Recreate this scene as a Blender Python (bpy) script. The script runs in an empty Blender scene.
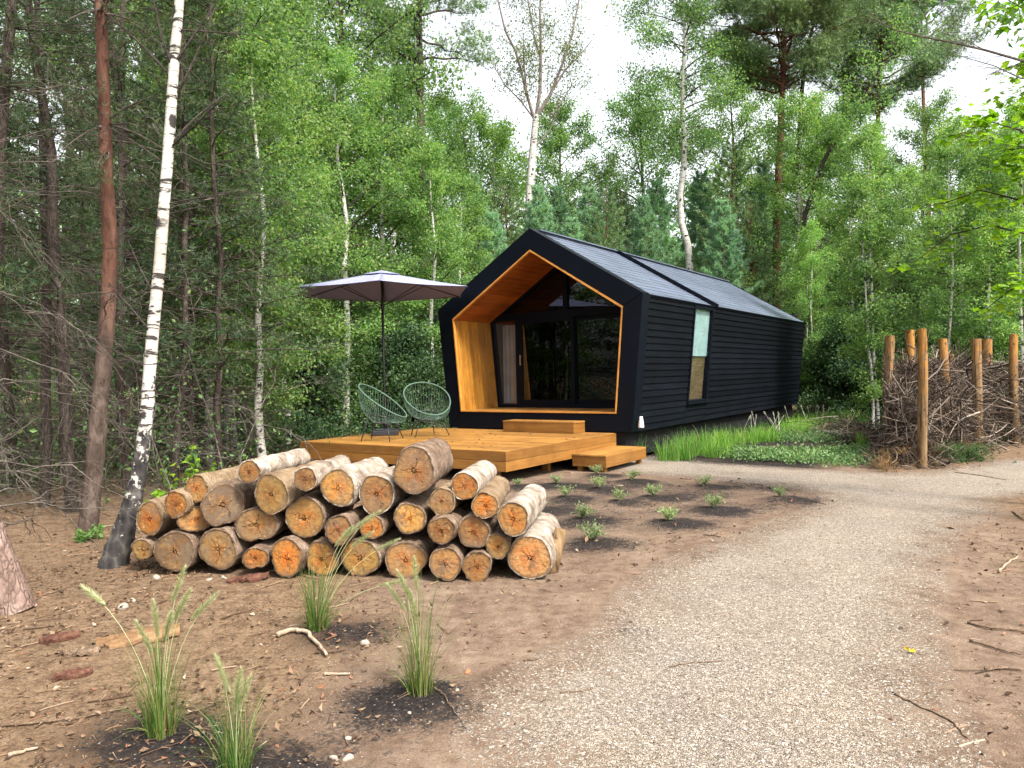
import bpy, bmesh, math, random
import numpy as np
from mathutils import Vector, Matrix
PI = math.pi
random.seed(3)
scn = bpy.context.scene
COL = scn.collection
# ------------------------------------------------------------------ camera numbers (fitted to the photograph)
FPX, PITCH, ROLL, EYE = 750.2, -0.0125, 0.0214, 1.6
_f = np.array([0, math.cos(PITCH), math.sin(PITCH)]); _r = np.array([1., 0, 0]); _u = np.cross(_r, _f)
CR = math.cos(ROLL)*_r - math.sin(ROLL)*_u
CU = math.sin(ROLL)*_r + math.cos(ROLL)*_u
CF = _f
CAM = np.array([0, 0, EYE])
def ray(px, py): return CF + CR*(px-512)/FPX - CU*(py-384)/FPX
def ground(px, py, z=0.0):
    d = ray(px, py); t = (z-EYE)/d[2]; return CAM + t*d
def at(px, py, Y):
    d = ray(px, py); return CAM + d*(Y/d[1])

# ------------------------------------------------------------------ mesh helpers
class G:
    def __init__(s): s.v=[]; s.q=[]; s.t=[]; s.p=[]; s.n=0; s.attr={}
    def add(s, v, q=None, t=None, p=None):
        v=np.asarray(v,dtype=np.float64).reshape(-1,3); s.v.append(v)
        if q is not None and len(q): s.q.append(np.asarray(q,dtype=np.int64).reshape(-1,4)+s.n)
        if t is not None and len(t): s.t.append(np.asarray(t,dtype=np.int64).reshape(-1,3)+s.n)
        if p is not None:
            for f in p: s.p.append([i+s.n for i in f])
        s.n+=len(v); return s
    def mesh(s, name, smooth=False):
        me=bpy.data.meshes.new(name)
        V=np.concatenate(s.v) if s.v else np.zeros((0,3))
        Q=np.concatenate(s.q) if s.q else np.zeros((0,4),np.int64)
        T=np.concatenate(s.t) if s.t else np.zeros((0,3),np.int64)
        pl=[len(f) for f in s.p]; pf=[i for f in s.p for i in f]
        loops=np.concatenate([Q.ravel(),T.ravel(),np.array(pf,np.int64)]).astype(np.int32)
        tot=np.concatenate([np.full(len(Q),4),np.full(len(T),3),np.array(pl,np.int64)]).astype(np.int32)
        st=np.concatenate([[0],np.cumsum(tot)[:-1]]).astype(np.int32) if len(tot) else np.zeros(0,np.int32)
        me.vertices.add(len(V)); me.loops.add(len(loops)); me.polygons.add(len(tot))
        me.vertices.foreach_set('co',V.astype(np.float32).ravel())
        me.loops.foreach_set('vertex_index',loops)
        me.polygons.foreach_set('loop_start',st)
        me.polygons.foreach_set('use_smooth',np.full(len(tot),bool(smooth)))
        me.update(calc_edges=True); me.validate()
        return me
    def build(s, name, mat, parent=None, smooth=False, bevel=0, loc=None):
        me=s.mesh(name,smooth); me.materials.append(mat)
        return link(name, me, parent, bevel, loc)
def link(name, me, parent=None, bevel=0, loc=None):
    o=bpy.data.objects.new(name,me); COL.objects.link(o)
    if parent is not None: o.parent=parent
    if loc is not None: o.location=loc
    if bevel:
        m=o.modifiers.new('bevel','BEVEL'); m.width=bevel; m.segments=2; m.limit_method='ANGLE'
    return o
def tag(o, label=None, cat=None, group=None, kind=None):
    if label: o['label']=label
    if cat: o['category']=cat
    if group: o['group']=group
    if kind: o['kind']=kind
    return o
def thing(name, label, cat, loc=(0,0,0), rz=0.0, group=None):
    o=bpy.data.objects.new(name,None); COL.objects.link(o); o.location=loc; o.rotation_euler=(0,0,rz)
    o.empty_display_size=.2
    return tag(o,label,cat,group)
def copy_tree(o, parent=None):
    c=o.copy(); COL.objects.link(c)
    if parent is not None: c.parent=parent
    for ch in list(o.children): copy_tree(ch,c)
    return c
def unit(v):
    v=np.asarray(v,float); return v/(np.linalg.norm(v,axis=-1,keepdims=True)+1e-12)
def box(g, lo, hi):
    x0,y0,z0=lo; x1,y1,z1=hi
    g.add([(x0,y0,z0),(x1,y0,z0),(x1,y1,z0),(x0,y1,z0),(x0,y0,z1),(x1,y0,z1),(x1,y1,z1),(x0,y1,z1)],
          [(3,2,1,0),(4,5,6,7),(0,1,5,4),(1,2,6,5),(2,3,7,6),(3,0,4,7)])
def obox(g, o, a, b, c):
    o,a,b,c=[np.asarray(x,float) for x in (o,a,b,c)]
    g.add([o,o+a,o+a+b,o+b,o+c,o+a+c,o+a+b+c,o+b+c],[(3,2,1,0),(4,5,6,7),(0,1,5,4),(1,2,6,5),(2,3,7,6),(3,0,4,7)])
def tube(g, pts, rad, n=6, cap=False, jit=0, rng=None):
    P=np.asarray(pts,float); k=len(P); R=np.broadcast_to(np.asarray(rad,float),(k,))
    T=np.gradient(P,axis=0); T=unit(T)
    d=P[-1]-P[0]; ref=np.array([1.,0,0]) if abs(d[2])>=.75*np.linalg.norm(d) else np.array([0,0,1.])
    A=unit(np.cross(T,ref)); B=np.cross(T,A)
    th=np.linspace(0,2*PI,n,endpoint=False)
    RR=R[:,None]*np.ones((1,n))
    if jit: RR=RR*(1+jit*rng.standard_normal((k,n)))
    V=P[:,None,:]+RR[:,:,None]*(np.cos(th)[None,:,None]*A[:,None,:]+np.sin(th)[None,:,None]*B[:,None,:])
    i=np.arange(k-1)[:,None]*n; j=np.arange(n)[None,:]; j2=(j+1)%n
    q=np.stack([i+j,i+j2,i+n+j2,i+n+j],-1).reshape(-1,4)
    g.add(V.reshape(-1,3),q,p=[list(range(n))[::-1],[(k-1)*n+m for m in range(n)]] if cap else None)
def ring(g, pts, r, n=6):
    P=np.asarray(pts,float); k=len(P)
    T=unit(np.roll(P,-1,0)-np.roll(P,1,0)); nr=unit(np.cross(P[1]-P[0],P[k//2]-P[0]))
    A=np.broadcast_to(nr,P.shape); B=np.cross(T,A); th=np.linspace(0,2*PI,n,endpoint=False)
    V=P[:,None]+r*(np.cos(th)[None,:,None]*A[:,None]+np.sin(th)[None,:,None]*B[:,None])
    i=np.arange(k)[:,None]*n; i2=((np.arange(k)+1)%k)[:,None]*n; j=np.arange(n)[None]; j2=(j+1)%n
    g.add(V.reshape(-1,3),np.stack([i+j,i+j2,i2+j2,i2+j],-1).reshape(-1,4))
def _ico(sub):
    bm=bmesh.new(); bmesh.ops.create_icosphere(bm,subdivisions=sub,radius=1)
    v=np.array([x.co[:] for x in bm.verts]); bm.verts.index_update()
    t=np.array([[q.index for q in f.verts] for f in bm.faces]); bm.free(); return v,t
ICO={s:_ico(s) for s in (1,2,3)}
def rock(g, c, r, rng, sub=2, rough=.18):
    v,t=ICO[sub]; k=rng.standard_normal((5,3))*1.6; ph=rng.uniform(0,6,5)
    n=1+rough*np.sin(v@k.T+ph).sum(1)/2.2
    a=rng.uniform(0,2*PI); M=np.array([[math.cos(a),-math.sin(a),0],[math.sin(a),math.cos(a),0],[0,0,1]])
    g.add((v*n[:,None]*np.asarray(r))@M.T+np.asarray(c),t=t)
def rdirs(rng,n): return unit(rng.standard_normal((n,3)))
def leaves(g, P, size, rng, down=.0, wid=.34, flat=0.0, jit=.35):
    """rhombic leaf faces, one per point"""
    P=np.asarray(P,float); n=len(P); d=rdirs(rng,n); d[:,2]-=down; d=unit(d)
    s=rdirs(rng,n)
    if flat: s[:,2]*=(1-flat); d[:,2]*=(1-flat*.7); d=unit(d)
    s=unit(np.cross(d,np.cross(s,d)+1e-9)); L=size*(1+jit*rng.uniform(-1,1,(n,1)))
    nr=np.cross(d,s)*L*.10
    V=np.stack([P-nr,P+d*L*.45+s*L*wid+nr,P+d*L,P+d*L*.45-s*L*wid+nr],1)
    g.add(V.reshape(-1,3),np.arange(4*n).reshape(-1,4))
def needles(g, P, D, n, length, width, rng, spread=.8):
    P=np.repeat(np.asarray(P,float),n,0); D=np.repeat(unit(D),n,0)
    d=unit(D+spread*rng.standard_normal(D.shape)); L=length*rng.uniform(.6,1.15,(len(P),1))
    s=unit(np.cross(d,rdirs(rng,len(P))))*width/2
    V=np.stack([P-s,P+s,P+d*L],1); g.add(V.reshape(-1,3),t=np.arange(3*len(P)).reshape(-1,3))
def smooth_noise(x,y,seed=0,scale=1.0,octs=4):
    r=np.random.default_rng(seed); z=np.zeros_like(x,dtype=float); a=1.;tot=0
    for o in range(octs):
        for k in range(4):
            an=r.uniform(0,2*PI); fr=(2**o)*r.uniform(.7,1.3)/scale; z+=a*np.sin(fr*(x*math.cos(an)+y*math.sin(an))+r.uniform(0,6)+1.3*np.sin(fr*.6*(y*math.cos(an)-x*math.sin(an))+r.uniform(0,6)))
        tot+=a*2.0; a*=.6
    return z/tot

# ------------------------------------------------------------------ material helpers
class NT:
    def __init__(s,name):
        s.m=bpy.data.materials.new(name); s.m.use_nodes=True; s.t=s.m.node_tree; s.t.nodes.clear()
        s.out=s.t.nodes.new('ShaderNodeOutputMaterial')
    def n(s,typ,ins=None,**props):
        nd=s.t.nodes.new('ShaderNode'+typ)
        for k,v in props.items(): setattr(nd,k,v)
        for k,v in (ins or {}).items():
            sk=nd.inputs[k]
            if isinstance(v,bpy.types.NodeSocket): s.t.links.new(v,sk)
            else:
                if sk.type=='RGBA' and len(v)==3: v=(*v,1)
                sk.default_value=v
        return nd
    def ramp(s,fac,stops,interp='LINEAR'):
        nd=s.n('ValToRGB',{'Fac':fac}); cr=nd.color_ramp; cr.interpolation=interp
        while len(cr.elements)<len(stops): cr.elements.new(.5)
        for e,(p,c) in zip(cr.elements,stops): e.position=p; e.color=(*c,1) if len(c)==3 else c
        return nd.outputs['Color']
    def mix(s,fac,a,b,mode='MIX'):
        nd=s.t.nodes.new('ShaderNodeMix'); nd.data_type='RGBA'; nd.blend_type=mode
        for i,v in ((0,fac),(6,a),(7,b)):
            sk=nd.inputs[i]
            if isinstance(v,bpy.types.NodeSocket): s.t.links.new(v,sk)
            else: sk.default_value=v if i==0 else ((*v,1) if len(v)==3 else v)
        return nd.outputs[2]
    def math(s,op,a,b=0.0,c=0.0,clamp=False):
        nd=s.t.nodes.new('ShaderNodeMath'); nd.operation=op; nd.use_clamp=clamp
        for i,v in enumerate((a,b,c)):
            if isinstance(v,bpy.types.NodeSocket): s.t.links.new(v,nd.inputs[i])
            else: nd.inputs[i].default_value=v
        return nd.outputs[0]
    def mrange(s,v,a,b,lo=0.,hi=1.): 
        return s.n('MapRange',{'Value':v,'From Min':a,'From Max':b,'To Min':lo,'To Max':hi}).outputs[0]
    def coord(s,kind='Object',scale=(1,1,1),rot=(0,0,0)):
        tc=s.n('TexCoord'); return s.n('Mapping',{'Vector':tc.outputs[kind],'Scale':scale,'Rotation':rot}).outputs[0]
    def noise(s,vec,scale,detail=4,rough=.55,dist=0): 
        return s.n('TexNoise',{'Vector':vec,'Scale':scale,'Detail':detail,'Roughness':rough,'Distortion':dist}).outputs['Fac']
    def vor(s,vec,scale,feature='F1',out='Distance',rnd=1): 
        return s.n('TexVoronoi',{'Vector':vec,'Scale':scale,'Randomness':rnd},feature=feature).outputs[out]
    def bump(s,h,strength=.4,dist=.01,normal=None):
        ins={'Height':h,'Strength':strength,'Distance':dist}
        if normal is not None: ins['Normal']=normal
        return s.n('Bump',ins).outputs[0]
    def bsdf(s,color,rough=.7,normal=None,spec=.3,**kw):
        ins={'Base Color':color,'Roughness':rough,'Specular IOR Level':spec}
        if normal is not None: ins['Normal']=normal
        ins.update({k.replace('_',' '):v for k,v in kw.items()})
        return s.n('BsdfPrincipled',ins).outputs[0]
    def done(s,sh): s.t.links.new(sh,s.out.inputs['Surface']); return s.m
    def rnd(s): return s.n('ObjectInfo').outputs['Random']
    def island(s): return s.n('NewGeometry').outputs['Random Per Island']
    def pos(s): return s.n('NewGeometry').outputs['Position']

def leaf_mat(name, cols, trans=.35, rough=.55, hue=.0):
    m=NT(name); isl=m.island()
    col=m.ramp(isl,[(i/(len(cols)-1),c) for i,c in enumerate(cols)])
    nz=m.noise(m.pos(),.55,2); big=m.ramp(nz,[(.3,(.72,.76,.8)),(.72,(1.25,1.2,1.05))])
    col=m.mix(1.0,col,big,'MULTIPLY')
    per=m.n('HueSaturation',{'Hue':m.mrange(m.rnd(),0,1,.5-.012-hue,.5+.012+hue),'Saturation':1.0,'Value':m.mrange(m.math('FRACT',m.math('MULTIPLY',m.rnd(),7.13)),0,1,.85,1.15),'Color':col}).outputs[0]
    b=m.bsdf(per,rough,spec=.28)
    tc=m.mix(1.0,per,(1.25,1.35,.6),'MULTIPLY')
    t=m.n('BsdfTranslucent',{'Color':tc}).outputs[0]
    return m.done(m.n('MixShader',{0:trans,1:b,2:t}).outputs[0])
def bark_mat(name, cols, zscale=.25, scale=9, bump=.5, rough=.9):
    m=NT(name); v=m.coord('Object',(1,1,zscale)); 
    n1=m.noise(v,scale,6,.65,.4); vw=m.n('VectorMath',{0:v,1:m.n('CombineXYZ',{0:m.math('MULTIPLY',m.noise(v,scale*1.3,4),.16),1:m.math('MULTIPLY',m.noise(v,scale*1.7,4),.12),2:m.math('MULTIPLY',m.noise(v,scale,4),.12)}).outputs[0]},operation='ADD').outputs[0]; vo=m.vor(vw,scale*3.0,'DISTANCE_TO_EDGE')
    h=m.math('ADD',m.math('MULTIPLY',m.math('MINIMUM',vo,.18),3.0),n1)
    c=m.ramp(n1,[(.25,cols[0]),(.5,cols[1]),(.75,cols[2])])
    c=m.mix(m.mrange(vo,0,.10,.55,0),c,tuple(x*.45 for x in cols[0]))
    return m.done(m.bsdf(c,rough,m.bump(h,bump,.02),.15))
def birch_mat(name, base_dark=0.0, white=(.62,.60,.55), amount=.5):
    m=NT(name); v=m.coord('Object',(1,1,1))
    hz=m.coord('Object',(1.2,1.2,7)); n=m.noise(hz,3.6,4,.6,.5); fine=m.noise(m.coord('Object',(1.,1.,9)),13,3,.65)
    pat=m.noise(m.coord('Object',(1,1,1.7)),2.6,5,.62,.6)
    col=m.ramp(m.noise(v,1.7,4),[(.35,(white[0]*.78,white[1]*.74,white[2]*.68)),(.6,white)])
    col=m.mix(m.mrange(fine,.56,.66,0,.8),col,(.17,.15,.13))
    col=m.mix(m.mrange(n,.53+.10*(1-amount),.58+.10*(1-amount)),col,(.035,.030,.027))
    sv=m.n('VectorMath',{0:m.coord('Object',(1,1,.95)),1:m.n('CombineXYZ',{0:m.math('MULTIPLY',m.noise(v,14,3),.10),1:0.,2:m.math('MULTIPLY',m.noise(v,11,3),.14)}).outputs[0]},operation='ADD').outputs[0]
    spots=m.vor(sv,4.2); col=m.mix(m.mrange(spots,.20,.27,1,0),col,(.030,.026,.023))
    sep=m.n('SeparateXYZ',{0:m.n('TexCoord').outputs['Object']}).outputs[2]
    hgt=pat
    if base_dark>0:
        lim=m.math('ADD',m.math('MULTIPLY',m.math('SUBTRACT',m.noise(m.coord('Object',(1,1,.8)),14,5,.7,.8),.5),4.2),m.math('DIVIDE',sep,base_dark))
        col=m.mix(m.mrange(lim,.80,1.0,1,0),col,m.ramp(m.vor(m.coord('Object',(1,1,.5)),16),[(.1,(.010,.009,.009)),(.6,(.045,.04,.038)),(.9,(.12,.11,.10))]))
    hgt=m.math('ADD',pat,m.math('MULTIPLY',n,.6))
    return m.done(m.bsdf(col,.75,m.bump(hgt,.45,.02),.25))
def wood_mat(name, c1,c2,c3, grain=(1,14,14), scale=3.0, rough=.5, isl=True, bump=.12, spec=.35):
    m=NT(name); v=m.coord('Object',grain)
    if isl:
        off=m.n('CombineXYZ',{0:m.math('MULTIPLY',m.island(),37.),1:m.math('MULTIPLY',m.island(),11.),2:0.0}).outputs[0]
        v=m.n('VectorMath',{0:v,1:off},operation='ADD').outputs[0]
    n=m.noise(v,scale,5,.6,.8); f=m.noise(v,scale*6,3,.6)
    c=m.ramp(m.math('ADD',m.math('MULTIPLY',n,.75),m.math('MULTIPLY',f,.25)),[(.3,c1),(.52,c2),(.72,c3)])
    if isl: c=m.n('HueSaturation',{'Value':m.mrange(m.island(),0,1,.68,1.18),'Color':c,'Hue':.5,'Saturation':1.}).outputs[0]
    wv=m.noise(m.coord('Object',(1,1,1)),1.7,6,.7); c=m.mix(1.0,c,m.ramp(wv,[(.32,(.66,.62,.60)),(.55,(1.0,1.0,1.0)),(.75,(1.10,1.08,1.06))]),'MULTIPLY')
    return m.done(m.bsdf(c,rough,m.bump(n,bump,.004),spec))
def plain(name,col,rough=.5,spec=.4,bumpy=0,metal=0,sc=40):
    m=NT(name); n=m.noise(m.coord(),sc,4)
    c=m.mix(1.0,col,m.ramp(m.noise(m.coord(),2.5,5),[(.3,(.82,.82,.82)),(.7,(1.15,1.15,1.15))]),'MULTIPLY')
    return m.done(m.bsdf(c,rough,m.bump(n,bumpy,.003) if bumpy else None,spec,Metallic=metal))
# ------------------------------------------------------------------ render settings, world, sun, camera
scn.render.engine='CYCLES'
scn.cycles.max_bounces=7; scn.cycles.diffuse_bounces=3; scn.cycles.glossy_bounces=3; scn.cycles.transmission_bounces=4
scn.cycles.transparent_max_bounces=8; scn.cycles.use_denoising=True; scn.cycles.sample_clamp_indirect=6
scn.cycles.caustics_reflective=False; scn.cycles.caustics_refractive=False
scn.cycles.use_adaptive_sampling=True; scn.cycles.adaptive_threshold=.015
vs=scn.view_settings; vs.view_transform='Standard'; vs.look='None'; vs.gamma=1; vs.exposure=1.33
w=bpy.data.worlds.new('World'); scn.world=w; w.use_nodes=True; nt=w.node_tree; nt.nodes.clear()
SUN=np.array([.50,-.56,.92]); SUN/=np.linalg.norm(SUN)
sky=nt.nodes.new('ShaderNodeTexSky'); sky.sky_type='NISHITA'; sky.sun_disc=False
sky.sun_elevation=math.asin(SUN[2]); sky.sun_rotation=math.atan2(SUN[0],SUN[1]); sky.dust_density=4; sky.air_density=1.2
bw=nt.nodes.new('ShaderNodeHueSaturation'); bw.inputs['Saturation'].default_value=.22; bw.inputs['Value'].default_value=1.15
bg=nt.nodes.new('ShaderNodeBackground'); bg.inputs['Strength'].default_value=.15
wo=nt.nodes.new('ShaderNodeOutputWorld')
nt.links.new(sky.outputs[0],bw.inputs['Color']); nt.links.new(bw.outputs[0],bg.inputs['Color']); nt.links.new(bg.outputs[0],wo.inputs['Surface'])
sl=bpy.data.lights.new('sun','SUN'); sl.energy=3.0; sl.angle=math.radians(11); sl.color=(1,.95,.86)
so=bpy.data.objects.new('sun',sl); COL.objects.link(so); so.rotation_euler=Vector(-SUN).to_track_quat('-Z','Y').to_euler()
cd=bpy.data.cameras.new('camera'); cam=bpy.data.objects.new('camera',cd); COL.objects.link(cam); scn.camera=cam
cd.sensor_width=36; cd.lens=36*FPX/1024; cd.clip_start=.05; cd.clip_end=600
cam.matrix_world=Matrix([[CR[0],CU[0],-CF[0],0],[CR[1],CU[1],-CF[1],0],[CR[2],CU[2],-CF[2],EYE],[0,0,0,1]])

# ------------------------------------------------------------------ ground
def hgt(x,y):
    h=.030*smooth_noise(x,y,5,1.6,2)
    far=np.clip((np.hypot(x,y)-18)/30,0,1); h=h+far*.35*smooth_noise(x,y,8,9,2)
    bank=np.clip((x-3.2-(y-3)*.35)/1.6,0,1)*np.clip((9-y)/3,0,1); h=h+bank*.10
    # little heaps where grasses were planted
    for px,py,r,z in HEAPS: 
        h=h+z*np.exp(-(((x-px)**2+(y-py)**2)/(r*r)))
    return h
TUFTS=[ground(162,742),ground(318,636),ground(421,698),ground(236,775)]
BED=[(596,476),(632,482),(599,491),(557,487),(566.5,499),(620,503),(653,499),(705,488),(583,519),(669,523),(714,511),(591,541),(518,489),(541,509),(780,500)]
BEDP=[ground(*p) for p in BED]
HEAPS=[(p[0],p[1],.24,.035) for p in TUFTS]+[(p[0],p[1],.28,.03) for p in BEDP]
PATH_PX=[(560,768),(505,735),(520,690),(585,655),(628,625),(650,590),(690,562),(745,543),(800,520),(838,503),(822,492),(760,484),(700,478),(640,473),(604,466),(612,461),(650,456.5),(705,462),(760,466),(820,471),(870,474),(925,475),(980,467),(1024,460)]
PATH_PX2=[(1024,494),(985,512),(945,528),(925,556),(912,590),(906,640),(912,690),(930,740),(945,768)]
pp=[ground(*p)[:2] for p in PATH_PX]+[np.array([13.,12.9]),np.array([24.,17.5]),np.array([24.,13.5]),np.array([12.,10.2])]+[ground(*p)[:2] for p in PATH_PX2]+[np.array([1.75,1.5]),np.array([2.1,-3.]),np.array([-.6,-3.]),np.array([-.05,1.5]),np.array([.05,2.5])]
# Catmull-Rom
PP=np.array(pp); 
def cr_closed(P,m=6):
    out=[]
    for i in range(len(P)):
        p0,p1,p2,p3=P[i-1],P[i],P[(i+1)%len(P)],P[(i+2)%len(P)]
        for t in np.linspace(0,1,m,endpoint=False):
            out.append(.5*((2*p1)+(-p0+p2)*t+(2*p0-5*p1+4*p2-p3)*t*t+(-p0+3*p1-3*p2+p3)*t**3))
    return np.array(out)
PP=cr_closed(PP,5)
def sdist(x,y):
    """positive inside the path"""
    sh=x.shape; q=np.stack([x.ravel(),y.ravel()],1); best=np.full(len(q),1e9); ins=np.zeros(len(q),bool)
    for i in range(len(PP)):
        a=PP[i]; b=PP[(i+1)%len(PP)]; d=b-a; L=d@d+1e-12
        t=np.clip(((q-a)@d)/L,0,1); e=q-a-t[:,None]*d; best=np.minimum(best,(e*e).sum(1))
        c=((a[1]>q[:,1])!=(b[1]>q[:,1])); xi=(b[0]-a[0])*(q[:,1]-a[1])/(b[1]-a[1]+1e-12)+a[0]
        ins^=c&(q[:,0]<xi)
    return (np.where(ins,1,-1)*np.sqrt(best)).reshape(sh)
CABIN_O=np.array([.4017,14.6118,0]); YAW=.605
CV=np.array([math.sin(YAW),math.cos(YAW),0]); CUx=np.array([math.cos(YAW),-math.sin(YAW),0])
def cab(u,v,z=0): return CABIN_O+u*CUx+v*CV+np.array([0,0,z])
def soil_masks(x,y):
    n=smooth_noise(x,y,11,.35,4); n2=smooth_noise(x,y,12,.9,3)
    dark=np.zeros_like(x)
    for (p,rx,ry,s,ox,oy) in ([(TUFTS[0],.36,.22,1.,.0,-.05),(TUFTS[1],.38,.30,.9,.14,-.08),(TUFTS[2],.33,.25,1.,-.03,-.08),(TUFTS[3],.40,.24,.9,0,0)]+[(q,.42,.32,1.,.1,-.1) for q in BEDP]):
        d=((x-p[0]-ox)/rx)**2+((y-p[1]-oy)/ry)**2; dark=np.maximum(dark,s*np.exp(-d*.8))
    # planted bed between deck and path
    c=ground(640,496); d=((x-c[0])/2.6)**2+((y-c[1])/2.0)**2; dark=np.maximum(dark,.46*np.exp(-d*d*d))
    p=ground(636,632); dark=np.maximum(dark,.8*np.exp(-((x-p[0])/.16)**2-((y-p[1])/.13)**2))
    # bed along the cabin wall
    U=(x-CABIN_O[0])*CUx[0]+(y-CABIN_O[1])*CUx[1]; Vv=(x-CABIN_O[0])*CV[0]+(y-CABIN_O[1])*CV[1]
    bed=np.clip((U-1.6)/.4,0,1)*np.clip((5.6-U)/.8,0,1)*np.clip((Vv+.2)/.5,0,1); dark=np.maximum(dark,bed*.85)
    dark=np.clip(dark+.28*n*(dark>.05),0,1)
    lit=np.clip((-.7-x+.08*(y-3))/1.2,0,1)*np.clip((16-y)/4,.25,1)+np.clip((np.hypot(x,y)-13)/4,0,1)*np.clip((-x-.5)/2,0,1)
    lit=np.maximum(lit,np.clip((x-2.6-(y-3)*.36)/1.2,0,1)*.85)
    lit=np.maximum(lit,np.clip((y-15)/4,0,1))
    lit=np.clip(lit+.35*n2*(lit>.02),0,1)
    pale=np.clip(.5+.7*n2,0,1)
    return dark,lit,pale
def grid_axis(fine0,fine1,step,far0,far1):
    a=[fine0]; s=step
    while a[-1]>far0: s*=1.22; a.append(a[-1]-s)
    b=[fine1]; s=step
    while b[-1]<far1: s*=1.22; b.append(b[-1]+s)
    return np.concatenate([a[::-1],np.arange(fine0+step,fine1-step*.5,step),b])
def soil_nodes(m):
    at_=m.n('Attribute',attribute_name='mask'); sp=m.n('SeparateColor',{0:at_.outputs['Color']}); dk,lt,pl=sp.outputs
    v=m.coord('Object'); n1=m.noise(v,2.2,6,.6); n2=m.noise(v,9,6,.65); n3=m.noise(v,45,4,.7); n4=m.noise(m.coord('Object',(1,1.6,1),(0,0,.5)),120,3,.7)
    earth=m.ramp(m.math('ADD',m.math('MULTIPLY',n1,.45),m.math('MULTIPLY',n2,.55)),[(.30,(0.06178,0.03931,0.02645)),(.46,(0.133,0.08986,0.06293)),(.60,(0.2012,0.1451,0.104)),(.76,(0.2902,0.22,0.1596))])
    litter=m.ramp(m.math('ADD',m.math('MULTIPLY',n2,.45),m.math('MULTIPLY',n3,.55)),[(.33,(0.03528,0.02184,0.01344)),(.46,(0.1109,0.06972,0.042)),(.58,(0.1932,0.131,0.08064)),(.70,(0.3024,0.2227,0.1469))])
    f=m.math('ADD',lt,m.math('MULTIPLY',m.math('SUBTRACT',n2,.5),1.2)); c=m.mix(m.mrange(f,.25,.75),earth,litter)
    humus=m.ramp(n3,[(.35,(.007,.006,.006)),(.55,(.021,.017,.016)),(.72,(.060,.050,.046))])
    f2=m.math('ADD',dk,m.math('MULTIPLY',m.math('SUBTRACT',m.math('ADD',m.math('MULTIPLY',n2,.45),m.math('MULTIPLY',n3,.55)),.5),3.2)); c=m.mix(m.mrange(f2,.28,.72),c,humus)
    # crumbs, chips and small stones
    vc=m.vor(v,70,'F1','Color'); vd=m.vor(v,70); pick=m.n('SeparateColor',{0:vc}).outputs[0]
    chip=m.math('MULTIPLY',m.mrange(pick,.88,.92),m.mrange(vd,.30,.42,1,0)); c=m.mix(m.math('MULTIPLY',chip,.8),c,m.ramp(m.n('SeparateColor',{0:vc}).outputs[1],[(.3,(0.13,0.091,0.0585)),(.6,(0.26,0.2145,0.169)),(.9,(0.3575,0.325,0.286))]))
    c=m.mix(1.0,c,m.ramp(n4,[(.3,(.70,.68,.66)),(.7,(1.28,1.28,1.28))]),'MULTIPLY')
    h=m.math('ADD',m.math('ADD',m.math('MULTIPLY',n2,.6),m.math('MULTIPLY',n3,.45)),m.math('ADD',m.math('MULTIPLY',n4,.22),m.math('MULTIPLY',chip,.3)))
    return c,h
m=NT('forest_soil'); c,h=soil_nodes(m); M_SOIL=m.done(m.bsdf(c,.95,m.bump(h,.9,.025),.12))
m=NT('gravel_and_soil'); c,h=soil_nodes(m)
v=m.coord('Object'); e=m.n('Attribute',attribute_name='edge').outputs['Fac']
nn=m.noise(v,3.0,5,.65); n5=m.noise(v,60,2,.6)
vv=m.n('VectorMath',{0:v,1:m.n('CombineXYZ',{0:m.math('MULTIPLY',m.noise(v,20,2),.05),1:m.math('MULTIPLY',m.noise(m.coord('Object',(1,1,1),(0,0,1)),20,2),.05),2:0.}).outputs[0]},operation='ADD').outputs[0]
V1=m.n('TexVoronoi',{'Vector':vv,'Scale':105.},feature='F1'); V2=m.n('TexVoronoi',{'Vector':vv,'Scale':190.},feature='F1')
s1=m.n('SeparateColor',{0:V1.outputs['Color']}).outputs; s2=m.n('SeparateColor',{0:V2.outputs['Color']}).outputs
st=[(.0,(0.1176,0.09775,0.0792)),(.18,(0.1974,0.1658,0.1364)),(.45,(0.2874,0.2487,0.2094)),(.75,(0.3792,0.3373,0.2941)),(.95,(0.4833,0.4469,0.4099))]
g1=m.ramp(s1[0],st); g2=m.ramp(s2[0],st)
use=m.mrange(s1[1],.45,.55); gc=m.mix(use,g2,g1); gd=m.mix(use,V2.outputs['Distance'],V1.outputs['Distance'])
gc=m.mix(m.mrange(gd,.36,.70,0,.34),gc,(.085,.068,.05))
warm=m.ramp(m.noise(v,.9,4),[(.35,(.93,.90,.86)),(.62,(1.06,1.0,.92))]); gc=m.mix(1.0,gc,warm,'MULTIPLY')
dirt=m.mrange(m.noise(m.coord('Object',(1,1,1),(0,0,.3)),1.3,6,.68),.50,.70,0,.70); gc=m.mix(dirt,gc,m.mix(.5,gc,c))
gf=m.math('ADD',m.mrange(e,-.44,.42),m.math('ADD',m.math('MULTIPLY',m.math('SUBTRACT',nn,.5),1.0),m.math('MULTIPLY',m.math('SUBTRACT',s1[2],.5),.75)))
gf=m.mrange(gf,.44,.56); gf=m.math('MULTIPLY',gf,m.mrange(e,-.26,-.18))
cc=m.mix(gf,c,gc); hh=m.math('ADD',m.math('MULTIPLY',h,m.math('SUBTRACT',1.,gf)),m.math('MULTIPLY',m.math('SUBTRACT',1.1,gd),m.math('MULTIPLY',gf,.55)))
M_PATH=m.done(m.bsdf(cc,.93,m.bump(hh,.9,.025),.13))

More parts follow.
